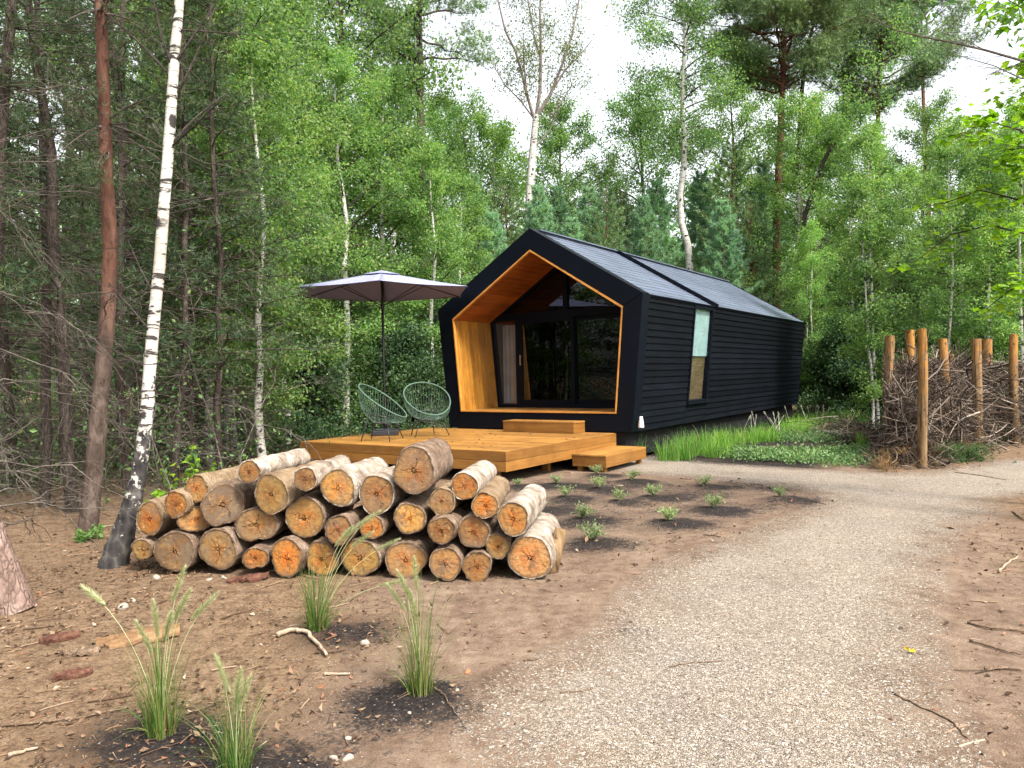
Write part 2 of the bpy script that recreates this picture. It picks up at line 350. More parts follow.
def set_attr(me,name,vals,typ):
    a=me.attributes.new(name,typ,'POINT')
    a.data.foreach_set('color' if typ=='FLOAT_COLOR' else 'value',np.asarray(vals,np.float32).ravel())
def grid_mesh(g,X,Y,Z,keep=None):
    ny,nx=X.shape; idx=np.arange(nx*ny).reshape(ny,nx)
    q=np.stack([idx[:-1,:-1],idx[:-1,1:],idx[1:,1:],idx[1:,:-1]],-1).reshape(-1,4)
    if keep is not None:
        k=keep.ravel(); q=q[k[q].any(1)]
        used=np.unique(q); rm=np.full(nx*ny,-1); rm[used]=np.arange(len(used)); q=rm[q]
    else: used=np.arange(nx*ny)
    g.add(np.stack([X.ravel(),Y.ravel(),Z.ravel()],1)[used],q); return used
gx=grid_axis(-8,9,.085,-230,230); gy=grid_axis(1.2,17,.085,-120,330)
X,Y=np.meshgrid(gx,gy); Z=hgt(X,Y); g=G(); grid_mesh(g,X,Y,Z)
gr=g.build('ground',M_SOIL,smooth=True); tag(gr,kind='structure')
dk,lt,pl=soil_masks(X,Y); set_attr(gr.data,'mask',np.stack([dk,lt,pl,np.ones_like(dk)],-1).reshape(-1,4),'FLOAT_COLOR')
X,Y=np.meshgrid(np.arange(-1.6,23,.1),np.arange(-2.9,18.5,.1)); S=sdist(X,Y); g=G(); used=grid_mesh(g,X,Y,hgt(X,Y)-.014+.022*np.clip((S+.36)/.14,0,1),S>-.40)
pa=g.build('gravel_path',M_PATH,smooth=True); tag(pa,kind='structure')
dk,lt,pl=soil_masks(X,Y); set_attr(pa.data,'mask',np.stack([dk,lt,pl,np.ones_like(dk)],-1).reshape(-1,4)[used],'FLOAT_COLOR'); set_attr(pa.data,'edge',S.ravel()[used],'FLOAT')

# loose pebbles on the path
rng=np.random.default_rng(21)
m=NT('pebble'); M_PEB=m.done(m.bsdf(m.ramp(m.island(),[(p,tuple(.85*x for x in c)) for p,c in st]),.85,None,.2))
n=90000; R_=1.6+11*rng.random(n)**1.7; A_=rng.uniform(-.75,.80,n); px=R_*np.sin(A_); py=R_*np.cos(A_)
S=sdist(px,py); k=(S+.25*rng.standard_normal(n)*.5>-.02)&(S>-.5)&(rng.random(n)<np.clip(.18+S*.5,.10,.40)); px,py,R_=px[k],py[k],R_[k]
o6=np.array([[1,0,0],[0,1,0],[-1,0,0],[0,-1,0],[0,0,1],[0,0,-1.]]); t8=np.array([[0,1,4],[1,2,4],[2,3,4],[3,0,4],[1,0,5],[2,1,5],[3,2,5],[0,3,5]])
n=len(px); sc=(.0035+.0055*rng.random((n,1))**2.2)*rng.uniform(.7,1.3,(n,3)); sc[:,2]*=.6; an=rng.uniform(0,6.28,n)
o=np.tile(o6,(n,1,1))*(1+.22*rng.standard_normal((n,6,1)))*sc[:,None,:]
ca,sa=np.cos(an)[:,None],np.sin(an)[:,None]; ox=o[...,0]*ca-o[...,1]*sa; oy=o[...,0]*sa+o[...,1]*ca
P=np.stack([ox+px[:,None],oy+py[:,None],o[...,2]+(hgt(px,py)+.011)[:,None]],-1)
g=G(); g.add(P.reshape(-1,3),t=(t8[None]+6*np.arange(n)[:,None,None]).reshape(-1,3))
tag(g.build('gravel',M_PEB),'loose pale gravel chips spread over the path','gravel',kind='stuff')

# leaf litter, needles and bark crumbs on the forest floor
m=NT('litter'); M_LIT=m.done(m.bsdf(m.ramp(m.island(),[(0,(.025,.016,.010)),(.3,(.07,.040,.024)),(.6,(.14,.086,.050)),(.82,(.23,.16,.10)),(.94,(.17,.065,.03)),(1,(.34,.28,.21))]),.8,None,.2))
g=G()
def scatter(n,xr,yr,dens):
    x=rng.uniform(*xr,n); y=rng.uniform(*yr,n); k=rng.random(n)<dens(x,y); return x[k],y[k]
def lit_d(x,y):
    _,l,_=soil_masks(x,y); s=sdist(x,y); return np.clip(l*.9+.18,0,1)*np.clip(.55+.9*smooth_noise(x,y,41,.5,3),.08,1)*np.clip(-s*2+.35,.03,1)
def flat_leaves(x,y,size):
    P=np.stack([x,y,hgt(x,y)+.006+.012*rng.random(len(x))],1); leaves(g,P,size,rng,flat=.72,wid=.26,jit=.6)
x,y=scatter(26000,(-4.5,5),(2.0,9),lit_d); flat_leaves(x,y,.030)
x,y=scatter(12000,(-12,12),(6,22),lit_d); flat_leaves(x,y,.055)
x,y=scatter(16000,(-4.5,5),(2.0,8.5),lit_d); P=np.stack([x,y,hgt(x,y)+.008+.012*rng.random(len(x))],1); D=rdirs(rng,len(x)); D[:,2]*=.12
needles(g,P,D,1,.085,.0045,rng,.05)
x,y=scatter(9000,(-12,10),(7,22),lit_d); P=np.stack([x,y,hgt(x,y)+.01+.03*rng.random(len(x))],1); D=rdirs(rng,len(x)); D[:,2]*=.12
needles(g,P,D,1,.22,.012,rng,.05)
x,y=scatter(900,(-4.5,5),(2.0,8.5),lit_d)
for a_,b_ in zip(x,y):
    q=rng.uniform(.06,.22); an_=rng.uniform(-.9,.9)+(.0 if a_>0 else 1.); t_=np.linspace(-.5,.5,4); bb=rng.uniform(-.2,.2); tube(g,np.stack([a_+t_*q*math.cos(an_)-bb*q*t_*t_*math.sin(an_),b_+t_*q*math.sin(an_)+bb*q*t_*t_*math.cos(an_),np.full(4,float(hgt(np.array(a_),np.array(b_)))+.008)],1),rng.uniform(.0015,.0045),4)
tag(g.build('leaf_litter',M_LIT),'brown fallen leaves, needles and bark crumbs over the forest floor','leaf litter',kind='stuff')
# ------------------------------------------------------------------ cabin
M_BLACK=wood_mat('black_painted_board',(.0022,.0030,.0048),(.0036,.0048,.0072),(.006,.0075,.0105),(14,1,14),2.0,.65,True,.2,.06)
M_FRAME=plain('black_coated_panel',(.0028,.0042,.0078),.45,.10)
m=NT('slate_roofing'); v=m.coord('Object'); n=m.noise(v,1.2,5,.6); n2=m.noise(v,18,4,.7)
c=m.ramp(n2,[(.3,(.072,.088,.125)),(.7,(.112,.135,.182))]); c=m.mix(1.0,c,m.ramp(n,[(.3,(.75,.75,.78)),(.7,(1.2,1.2,1.22))]),'MULTIPLY')
c=m.n('HueSaturation',{'Value':m.mrange(m.island(),0,1,.92,1.08),'Color':c}).outputs[0]
M_ROOF=m.done(m.bsdf(c,.36,m.bump(n2,.2,.004),.6))
M_LINING=wood_mat('pine_lining',(0.255,0.09775,0.014),(0.391,0.1742,0.026),(0.4675,0.238,0.05),(9,9,.6),2.2,.42,True,.1,.4)
M_SOFFIT_SHADED=wood_mat('shaded_pine_soffit',(.26,.075,.014),(.36,.115,.022),(.43,.16,.036),(9,.6,9),2.2,.42,True,.1,.4)  # ceiling shade put into the colour: darker and redder than the lining
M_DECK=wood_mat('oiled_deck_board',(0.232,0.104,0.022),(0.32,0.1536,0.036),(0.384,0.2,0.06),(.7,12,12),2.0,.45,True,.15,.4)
M_DECK_SHADED=wood_mat('oiled_deck_board_shaded',(0.1716,0.0704,0.013),(0.2418,0.108,0.023),(0.3042,0.148,0.038),(.7,.7,12),2.0,.45,True,.15,.4)  # same boards for upright faces, their shading put into a darker colour
M_TRIM=wood_mat('orange_trim',(.42,.16,.03),(.55,.24,.05),(.6,.3,.08),(1,1,1),3,.4,True,.05,.4)
m=NT('window_glass'); fr=m.math('MULTIPLY_ADD',m.math('POWER',m.n('LayerWeight',{'Blend':.5}).outputs['Facing'],5.0),.9,.045,True)
M_GLASS=m.done(m.n('MixShader',{0:fr,1:m.n('BsdfTransparent',{'Color':(.09,.11,.14)}).outputs[0],2:m.n('BsdfGlossy',{'Color':(.95,.97,1),'Roughness':.01}).outputs[0]}).outputs[0])
M_CURT=plain('grey_curtain',(.19,.185,.20),.9,.1); M_BLIND=plain('pale_blind',(.40,.54,.53),.8,.1); M_TAN=plain('tan_curtain',(.15,.10,.055),.9,.1)
m=NT('clear_glass'); fr=m.math('MULTIPLY_ADD',m.math('POWER',m.n('LayerWeight',{'Blend':.5}).outputs['Facing'],5.0),.9,.085,True)
M_CLEAR=m.done(m.n('MixShader',{0:fr,1:m.n('BsdfTransparent',{'Color':(.92,.95,.95)}).outputs[0],2:m.n('BsdfGlossy',{'Color':(1,1,1),'Roughness':.01}).outputs[0]}).outputs[0])
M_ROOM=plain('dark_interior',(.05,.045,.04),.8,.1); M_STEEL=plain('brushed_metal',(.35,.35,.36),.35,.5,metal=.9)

CB=thing('cabin','black pentagonal timber cabin with slate roof and orange lined glazed porch','cabin',tuple(CABIN_O),-YAW)
LEN=11.65; FD=.30; GV=1.35
OUT=[(-2.11,.52),(-2.365,3.0),(0,4.44),(2.365,3.0),(2.11,.52)]
INN=[(-1.80,.85),(-1.97,2.79),(0,4.02),(1.97,2.79),(1.80,.85)]
def prism_ring(g,A,B,y0,y1):
    n=len(A); V=[(x,y0,z) for x,z in A]+[(x,y0,z) for x,z in B]+[(x,y1,z) for x,z in A]+[(x,y1,z) for x,z in B]; q=[]
    for i in range(n):
        j=(i+1)%n; q+=[(i,n+i,n+j,j),(2*n+i,2*n+j,3*n+j,3*n+i),(i,j,2*n+j,2*n+i),(n+i,3*n+i,3*n+j,n+j)]
    g.add(V,q)
# front frame as five mitred panels with fine open joints
for i in range(5):
    j=(i+1)%5; gap=.004; A0,A1,B0,B1=[np.array(p) for p in (OUT[i],OUT[j],INN[i],INN[j])]
    d=unit(A1-A0)*gap; gg=G(); V=[]
    for y in (0,FD):
        for p in (A0+d,A1-d,B1-d,B0+d): V.append((p[0],y,p[1]))
    gg.add(V,[(0,1,2,3),(7,6,5,4),(0,4,5,1),(1,5,6,2),(2,6,7,3),(3,7,4,0)]); gg.build('front_panel',M_FRAME,CB,bevel=.004)
# bright wood edge round the opening
TR=[(x*(1-.028/1.9),z+(.028 if z<1 else (-.03 if abs(x)>.1 else -.034))) for x,z in INN]
g=G(); prism_ring(g,[(x*.9985,z+(.002 if z<1 else -.002)) for x,z in INN],TR,-.012,.05); g.build('opening_trim',M_TRIM,CB)
# porch lining: boards along each inner face
def lining(i,j,nb,mat,name):
    A=np.array(TR[i]); B=np.array(TR[j]); cen=np.array([0,2.2]); L=np.linalg.norm(B-A); d=(B-A)/L; nrm=np.array([-d[1],d[0]])
    if nrm@(cen-A)<0: nrm=-nrm
    g=G(); w=(GV-.05)/nb if name!='floor_board' else L/nb
    for k in range(nb):
        if name=='side_lining':   # upright boards side by side in depth
            y0=.052+k*w+.003; y1=.052+(k+1)*w-.003; a,b=A,B
        else:
            y0=.052; y1=GV; a=A+d*(L*k/nb+.003); b=A+d*(L*(k+1)/nb-.003)
        off=nrm*-.022
        a2,b2=a+off,b+off; V=[]
        for y in (y0,y1):
            for p in (a,b,b2,a2): V.append((p[0],y,p[1]))
        g.add(V,[(0,1,2,3),(7,6,5,4),(0,4,5,1),(1,5,6,2),(2,6,7,3),(3,7,4,0)])
    return g.build(name,mat,CB)
lining(0,1,12,M_LINING,'side_lining'); lining(4,3,12,M_LINING,'side_lining')
lining(1,2,17,M_SOFFIT_SHADED,'ceiling_lining'); lining(2,3,17,M_SOFFIT_SHADED,'ceiling_lining')
lining(0,4,24,M_DECK,'porch_floor')
# cladding
def boards(g,o,along,up,nrm,length,height,n,t0=.030,t1=.006,stag=None,seed=1):
    r=np.random.default_rng(seed); h=height/n; o,along,up,nrm=[np.asarray(q,float) for q in (o,along,up,nrm)]
    for k in range(n):
        a0=o+up*(h*k); a1=o+up*(h*(k+1)+.012); s0=0; s1=length
        if stag: s0+=stag[0]*((k%2)*.5+.5); s1-=stag[1]*((k%2)*.5+.5)
        tt=t0+r.uniform(-.002,.002)
        P=[a0+along*s0,a0+along*s1,a1+along*s1,a1+along*s0]
        V=[P[0],P[1],P[2],P[3],P[0]+nrm*tt,P[1]+nrm*tt,P[2]+nrm*t1,P[3]+nrm*t1]
        g.add(V,[(3,2,1,0),(4,5,6,7),(0,1,5,4),(1,2,6,5),(2,3,7,6),(3,0,4,7)])
def wall_frame(side):
    b=np.array([side*2.11,0,.52]); t=np.array([side*2.365,0,3.0]); up=unit(t-b); nrm=np.array([up[2]*side,0,-up[0]*side]); return b,up,nrm,np.linalg.norm(t-b)
W0,W1=2.52,3.62
for side in (1,-1):
    b,up,nrm,H=wall_frame(side); inn=nrm*-.034
    secs=[(FD+.012,W0,.95),(W1+.05,LEN,0)] if side>0 else [(FD+.012,LEN,0)]
    g=G()
    for (y0,y1,_) in secs: boards(g,b+inn+np.array([0,y0,0]),(0,1,0),up,nrm,y1-y0,H-.01,20,seed=int(y0*10)+5)
    if side>0:
        boards(g,b+inn+np.array([0,W0,0]),(0,1,0),up,nrm,W1+.05-W0,.40,3,seed=9)   # below the window
    g.build('side_cladding',M_BLACK,CB)
    g=G(); 
    segs=[(FD,W0-.02),(W1+.07,LEN-.01)] if side>0 else [(FD,LEN-.01)]
    for y0,y1 in segs:
        a0=b+inn*1.05; a1=b+up*(H-.02)+inn*1.05; th=nrm*-.10
        V=[a0+[0,y0,0],a0+[0,y1,0],a1+[0,y1,0],a1+[0,y0,0]]; V+=[p+th for p in V]
        g.add(V,[(0,1,2,3),(7,6,5,4),(0,4,5,1),(1,5,6,2),(2,6,7,3),(3,7,4,0)])
    g.build('wall',M_ROOM,CB)
# rear gable
g=G(); nb=30
for k in range(nb):
    z0=.52+(4.40-.52)*k/nb; z1=.52+(4.40-.52)*(k+1)/nb-.004
    hw=lambda z: 2.10+.25*(z-.52)/2.48 if z<3.0 else 2.35*(4.44-z)/1.44
    V=[]
    for y in (LEN-.03,LEN): V+=[(-hw(z0),y,z0),(hw(z0),y,z0),(hw(z1),y,z1),(-hw(z1),y,z1)]
    g.add(V,[(3,2,1,0),(4,5,6,7),(0,1,5,4),(1,2,6,5),(2,3,7,6),(3,0,4,7)])
g.build('rear_cladding',M_BLACK,CB)
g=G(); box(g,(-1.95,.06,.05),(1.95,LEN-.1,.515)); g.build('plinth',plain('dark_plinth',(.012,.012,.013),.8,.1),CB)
# roof: slate courses in two modules with a raised joint
JV=3.72
for side in (1,-1):
    e=np.array([side*2.365,0,3.0]); r_=np.array([0,0,4.44]); up=unit(r_-e); nrm=np.array([-up[2]*-side,0,up[0]*-side]); nrm=nrm*(1 if nrm[2]>0 else -1); H=np.linalg.norm(r_-e)
    for nm,y0,y1,lift in (('front',FD+.004,JV-.03,-.012),('back',JV+.03,LEN+.03,.0)):
        g=G(); boards(g,e-up*.02+nrm*(-.03+lift)+np.array([0,y0,0]),(0,1,0),up,nrm,y1-y0,H+.01,15,.016,.008,seed=3)
        g.build('roof',M_ROOM if False else M_ROOF,CB)
    g=G(); obox(g,e-up*.03+nrm*-.12+np.array([0,FD+.01,0]),up*(H+.02),(0,LEN-FD-.01,0),nrm*.085); g.build('roof_deck',M_ROOM,CB)
    g=G(); obox(g,e-up*.05+nrm*-.03+np.array([0,JV-.028,0]),up*(H+.06),(0,.056,0),nrm*.085); g.build('roof_joint',M_FRAME,CB)
    g=G(); obox(g,e+nrm*-.075-up*.005+np.array([0,FD+.01,0]),up*-.03,(0,LEN-FD,0),nrm*.07); g.build('eave_trim',M_FRAME,CB)
g=G(); obox(g,(-.06,FD+.01,4.435),(.12,0,0),(0,LEN-FD,0),(0,0,.022)); g.build('ridge_cap',M_ROOF,CB)
# side window
b,up,nrm,H=wall_frame(1); wh0,wh1=.42,H-.06
wf=G(); o=b+nrm*-.055
def wbar(y0,y1,h0,h1,d0,d1,gg): obox(gg,b+up*h0+np.array([0,y0,0])+nrm*d0,(0,y1-y0,0),up*(h1-h0),nrm*(d1-d0))
for a in ((W0-.01,W0+.05,wh0,wh1),(W1-.05,W1+.05,wh0,wh1),(W0+.05,W1-.05,wh0,wh0+.05),(W0+.05,W1-.05,wh1-.06,wh1)): wbar(*a,-.09,.012,wf)
WN=wf.build('window',M_FRAME,CB)
gg=G(); wbar(W0+.05,W1-.05,wh0+.05,wh1-.06,-.05,-.042,gg); gg.build('pane',M_CLEAR,WN)
gg=G(); wbar(W0+.03,W1-.03,wh0+.97,wh1-.05,-.070,-.062,gg); gg.build('blind',M_BLIND,WN)
gg=G(); wbar(W0-.03,W1+.07,wh0-.03,wh0+.0,-.03,.045,gg); gg.build('sill',M_FRAME,WN)
gg=G(); ys=np.linspace(W0+.03,W1-.03,60); 
Pa=np.array([b+up*(wh0+.03)+np.array([0,y,0])+nrm*(-.105+.018*math.sin(y*46)) for y in ys]); Pb=Pa+up*.98
gg.add(np.concatenate([Pa,Pb]),[(i,i+1,60+i+1,60+i) for i in range(59)]); gg.build('curtain',M_TAN,WN,smooth=True)
# glazed front wall
fx=lambda z,m=0: (1.80+(z-.85)/1.94*.17-.03-m) if z<2.79 else (1.97*(4.02-z)/1.23-.03-m)
def fbar(name,pts,y0=GV-.06,y1=GV+.06,par=CB,mat=M_FRAME):
    g=G(); n=len(pts); g.add([(x,y0,z) for x,z in pts]+[(x,y1,z) for x,z in pts],p=[list(range(n)),list(range(2*n-1,n-1,-1))]+[[i,n+i,n+(i+1)%n,(i+1)%n] for i in range(n)]); return g.build(name,mat,par,bevel=.004)
DR=thing('glazed_front',None,None); DR.parent=CB
sq=lambda x0,x1,z0,z1:[(x0,z0),(x1,z0),(x1,z1),(x0,z1)]
fbar('sill',sq(-1.80,1.80,.875,.955),par=DR); fbar('transom',sq(-1.93,1.93,2.90,3.03) if False else [(-1.9,2.78),(1.9,2.78),(1.70,2.93),(-1.70,2.93)],par=DR)
fbar('mullion',sq(-1.27,-1.17,.955,2.78),par=DR); fbar('jamb',sq(1.50,1.60,.955,2.78),par=DR)
fbar('jamb',[(-1.79,.955),(-1.71,.955),(-1.87,2.78),(-1.95,2.78)],par=DR)
fbar('side_panel',[(1.60,.955),(1.77,.955),(1.93,2.78),(1.60,2.78)],GV-.03,GV+.05,DR)
fbar('mullion',sq(-.05,.05,2.93,3.95),par=DR)
for s in (1,-1): fbar('gable_rail',[(s*1.93,2.80),(s*1.80,2.80),(0,3.92),(0,4.00)],par=DR)
for x0,x1,dy in ((-1.17,.20,-.03),(.14,1.50,.03)):
    g=G()
    for a in (sq(x0,x0+.075,.955,2.78),sq(x1-.075,x1,.955,2.78),sq(x0+.075,x1-.075,.955,1.05),sq(x0+.075,x1-.075,2.70,2.78)):
        box(g,(a[0][0],GV+dy-.026,a[0][1]),(a[1][0],GV+dy+.026,a[2][1]))
    D=g.build('sliding_door',M_FRAME,CB)
    g=G(); box(g,(x0+.07,GV+dy-.006,1.04),(x1-.07,GV+dy+.006,2.71)); g.build('pane',M_GLASS,D)
    g=G(); hx=x0+.037 if dy<0 else x1-.037; box(g,(hx-.012,GV+dy-.065,1.80),(hx+.012,GV+dy-.045,2.02)); box(g,(hx-.008,GV+dy-.046,1.82),(hx+.008,GV+dy-.024,1.85)); box(g,(hx-.008,GV+dy-.046,1.97),(hx+.008,GV+dy-.024,2.0)); g.build('handle',M_STEEL,D)
def pane(pts,y=GV,mt=None): 
    g=G(); n=len(pts); g.add([(x,y-.005,z) for x,z in pts]+[(x,y+.005,z) for x,z in pts],p=[list(range(n)),list(range(2*n-1,n-1,-1))]+[[i,n+i,n+(i+1)%n,(i+1)%n] for i in range(n)]); g.build('pane',mt or M_GLASS,DR)
pane([(-1.71,.955),(-1.27,.955),(-1.27,2.78),(-1.87,2.78)],GV,M_CLEAR); pane([(-1.66,2.93),(-.05,2.93),(-.05,3.90)]); pane([(1.66,2.93),(.05,2.93),(.05,3.90)])
# curtain behind the narrow side light and by the doors
def curtain(x0,x1,z0,z1,y,amp,fr,mat):
    g=G(); n=80; xs=np.linspace(x0,x1,n); P=[]
    for z in np.linspace(z0,z1,12):
        f=1-.25*(z-z0)/(z1-z0)
        P.append(np.stack([xs,y+amp*np.sin((xs-x0)*fr+.25*math.sin(z*3))*(1.15-.4*(z-z0)/(z1-z0)),np.full(n,z)],1))
    g.add(np.concatenate(P),[(r*n+i,r*n+i+1,(r+1)*n+i+1,(r+1)*n+i) for r in range(11) for i in range(n-1)]); return g.build('curtain',mat,CB,smooth=True)
curtain(-1.76,-1.12,.97,2.70,GV+.17,.028,52,M_CURT)
# room behind the glass
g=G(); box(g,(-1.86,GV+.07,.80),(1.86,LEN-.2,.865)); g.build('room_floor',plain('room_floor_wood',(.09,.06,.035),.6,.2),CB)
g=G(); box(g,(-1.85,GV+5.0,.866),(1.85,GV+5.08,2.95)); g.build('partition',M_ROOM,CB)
# a step up to the porch, and one down from the deck, each a thing of its own
def step(name,label,lo,hi,nb,risers):
    t=thing(name,label,'step',tuple(cab((lo[0]+hi[0])/2,(lo[1]+hi[1])/2,lo[2])),-YAW)
    a=np.array(lo)-[(lo[0]+hi[0])/2,(lo[1]+hi[1])/2,lo[2]]; b_=np.array(hi)-[(lo[0]+hi[0])/2,(lo[1]+hi[1])/2,lo[2]]
    g=G(); w=(b_[1]-a[1])/nb if b_[0]-a[0]>b_[1]-a[1] else (b_[0]-a[0])/nb
    for k in range(nb):
        if b_[0]-a[0]>b_[1]-a[1]: box(g,(a[0]-.01,a[1]+k*w+.002-.005,b_[2]-.028),(b_[0]+.01,a[1]+(k+1)*w-.002-.005,b_[2]))
        else: box(g,(a[0]+k*w+.002,a[1]-.01,b_[2]-.028),(a[0]+(k+1)*w-.002,b_[1]+.01,b_[2]))
    g.build('tread',M_DECK,t,bevel=.003)
    g=G(); box(g,(a[0],a[1],a[2]),(b_[0],a[1]+.025,b_[2]-.029)); g.build('riser',M_DECK_SHADED,t,bevel=.003)
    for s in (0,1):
        g=G(); x=a[0] if s==0 else b_[0]-.025; box(g,(x,a[1]+.026,a[2]),(x+.025,b_[1],b_[2]-.029)); g.build('side_board',M_DECK_SHADED,t,bevel=.003)
    if lo[2]<.2:
        g=G(); box(g,(a[0]+.06,a[1]+.06,-lo[2]-.02),(a[0]+.14,a[1]+.14,a[2]+.02)); g.build('leg',M_DECK_SHADED,t); g=G(); box(g,(b_[0]-.14,a[1]+.06,-lo[2]-.02),(b_[0]-.06,a[1]+.14,a[2]+.02)); g.build('leg',M_DECK_SHADED,t)
        g=G(); box(g,(a[0]+.06,b_[1]-.14,-lo[2]-.02),(a[0]+.14,b_[1]-.06,a[2]+.02)); g.build('leg',M_DECK_SHADED,t); g=G(); box(g,(b_[0]-.14,b_[1]-.14,-lo[2]-.02),(b_[0]-.06,b_[1]-.06,a[2]+.02)); g.build('leg',M_DECK_SHADED,t)
step('wooden_step','low box step of orange timber on the deck under the cabin door',(-.42,-.43,.505),(1.15,-.015,.715),3,1)
step('wooden_step','orange timber box step on the ground at the right side of the deck',(1.80,-1.62,.085),(2.42,-.12,.285),4,1)
# ------------------------------------------------------------------ deck
DK=thing('wooden_deck','wide orange timber deck in front of the black cabin','deck',tuple(CABIN_O),-YAW)
U0,U1,V0,V1=-2.62,1.76,-3.46,-.012
g=G(); nb=24; w=(V1-V0)/nb
for k in range(nb):
    cut=U0+.02+(1.3+1.7*((k*0.618)%1)); 
    box(g,(U0,V0+k*w+.0045,.472),(cut-.001,V0+(k+1)*w-.0045,.50)); box(g,(cut+.001,V0+k*w+.0045,.472),(U1,V0+(k+1)*w-.0045,.50))
g.build('decking',M_DECK,DK,bevel=.003)
for (x0,y0,x1,y1) in ((U0,V0-.030,U1,V0-.002),(U0-.032,V0-.03,U0-.002,V1),(U1+.002,V0-.03,U1+.032,V1)):
    g=G(); box(g,(x0,y0,.352),(x1,y1,.497)); box(g,(x0,y0,.205),(x1,y1,.348)); g.build('fascia',M_DECK_SHADED,DK,bevel=.004)
g=G(); box(g,(U0+.03,V0+.03,.33),(U1-.03,V1-.02,.47)); g.build('substructure',plain('dark_joist',(.03,.02,.012),.9,.05),DK)
for x in (U0+.35,-.5,U1-.35):
    for y in (V0+.25,-1.8,-.35):
        g=G(); box(g,(x-.05,y-.05,-.05),(x+.05,y+.05,.34)); g.build('post',M_DECK_SHADED,DK)
rng=np.random.default_rng(31); g=G(); n=170; P=np.stack([rng.uniform(U0+.1,U1-.1,n),rng.uniform(V0+.1,V1-.1,n),np.full(n,.5035)],1); k=rng.random(n)<.7; leaves(g,P[k],.034,rng,flat=.9,wid=.24,jit=.6); D=rdirs(rng,n); D[:,2]=.02; needles(g,P,D,1,.09,.005,rng,.02)
tag(g.build('deck_litter',M_LIT,None,loc=tuple(CABIN_O)),'a few dry leaves and needles blown onto the orange timber deck','fallen leaves',kind='stuff').rotation_euler=(0,0,-YAW)
# small white ground lamp at the corner of the cabin
M_WHITE=plain('white_plastic',(.62,.62,.62),.4,.4)
g=G(); tube(g,[(0,0,0),(0,0,.02),(0,0,.17),(0,0,.20)],[.052,.054,.034,.028],14,True)
ol=g.build('wall_lamp',M_WHITE,None,True,loc=tuple(cab(2.235,.10,.60))); tag(ol,'small white lamp fixed low on the right front corner of the black cabin','lamp')
g=G(); obox(g,(-.075,-.02,.08),(.05,0,0),(0,.04,0),(0,0,.04)); br_=g.build('bracket',M_FRAME,ol); br_.rotation_euler=(0,0,-YAW)

# ------------------------------------------------------------------ umbrella and chairs
M_CAN=NT('lilac_canvas'); M_CAN=(lambda m: m.done(m.n('MixShader',{0:.22,1:m.bsdf(m.mix(m.noise(m.coord(),3,4),(.255,.265,.41),(.31,.32,.48)),.85,m.bump(m.noise(m.coord(),220,2),.15,.002),.1),2:m.n('BsdfTranslucent',{'Color':(.22,.22,.34)}).outputs[0]}).outputs[0]))(M_CAN)
M_DMET=plain('charcoal_metal',(.018,.019,.022),.45,.45)
ub=ground(385.5,434.8,.5)
UM=thing('parasol','open lilac grey parasol with dark pole on the timber deck','parasol',tuple(ub))
g=G(); tube(g,[(0,0,.045),(0,0,1.2),(0,0,3.11)],[.026,.025,.022],12,True); g.build('pole',M_DMET,UM,True)
g=G(); tube(g,[(0,0,.10),(0,0,.34),(0,0,.36)],[.036,.036,.030],12,True); g.build('sleeve',M_DMET,UM,True)
g=G(); box(g,(-.25,-.25,.003),(.25,.25,.10)); box(g,(-.18,-.18,.101),(.18,.18,.125)); ob=g.build('base',M_DMET,UM,bevel=.012)
ob.rotation_euler=(0,0,.1)
g=G(); tube(g,[(.02,0,1.15),(.075,0,1.15)],.012,8,True); tube(g,[(.075,0,1.15),(.08,-.07,1.15)],.008,6,True); g.build('crank',M_DMET,UM)
RZ,RR,PK=2.73,1.80,3.14; ph=math.radians(-82)
cv=[(math.cos(ph+k*PI/3)*RR,math.sin(ph+k*PI/3)*RR,RZ) for k in range(6)]
g=G(); N=14
for k in range(6):
    a=np.array(cv[k]); b=np.array(cv[(k+1)%6]); ap=np.array([0,0,PK-.02]); P=[]; idx={}
    for i in range(N+1):
        for j in range(i+1):
            s=i/N; t=j/max(i,1); p=ap+(a*(1-t)+b*t-ap)*s; sag=.016*math.sin(PI*t)*s*(.4+.6*s)+.03*math.sin(PI*s)*(.4+.6*math.sin(PI*t)); p=p-np.array([0,0,sag]); 
            rr=1-.02*math.sin(PI*t)*s; p[:2]*=rr; idx[i,j]=len(P); P.append(p)
    T=[]
    for i in range(N):
        for j in range(i+1):
            T.append((idx[i,j],idx[i+1,j],idx[i+1,j+1]))
            if j<i: T.append((idx[i,j],idx[i+1,j+1],idx[i,j+1]))
    g.add(P,t=T)
CN=g.build('canopy',M_CAN,UM,True); mo=CN.modifiers.new('thickness','SOLIDIFY'); mo.thickness=.005
g=G()
for k in range(6):
    a=np.array(cv[k])*[.22,.22,0]+[0,0,PK-.092]; b=np.array(cv[(k+1)%6])*[.22,.22,0]+[0,0,PK-.092]; ap=np.array([0,0,PK+.004])
    g.add([ap,a,b],t=[(0,1,2)])
vt=g.build('vent',M_CAN,CN); mo=vt.modifiers.new('thickness','SOLIDIFY'); mo.thickness=.005
g=G(); tube(g,[(0,0,PK-.005),(0,0,PK+.03)],[.022,.012],8,True); g.build('finial',M_DMET,UM)
g=G(); tube(g,[(0,0,2.40),(0,0,2.50)],.038,10,True); g.build('hub',M_DMET,UM)
for k in range(6):
    c=np.array(cv[k]); g=G(); top=np.array([0,0,PK-.05]); tube(g,[top,top*.5+(c-[0,0,.02])*.5,c-[0,0,.02]],.010,6,True); rb=g.build('rib',M_DMET,UM)
    g=G(); mid=top+(c-[0,0,.02]-top)*.52; tube(g,[(0,0,2.46),mid],.008,6,True); g.build('strut',M_DMET,rb)
M_CORD=plain('sage_green_cord',(.075,.125,.095),.6,.15); 
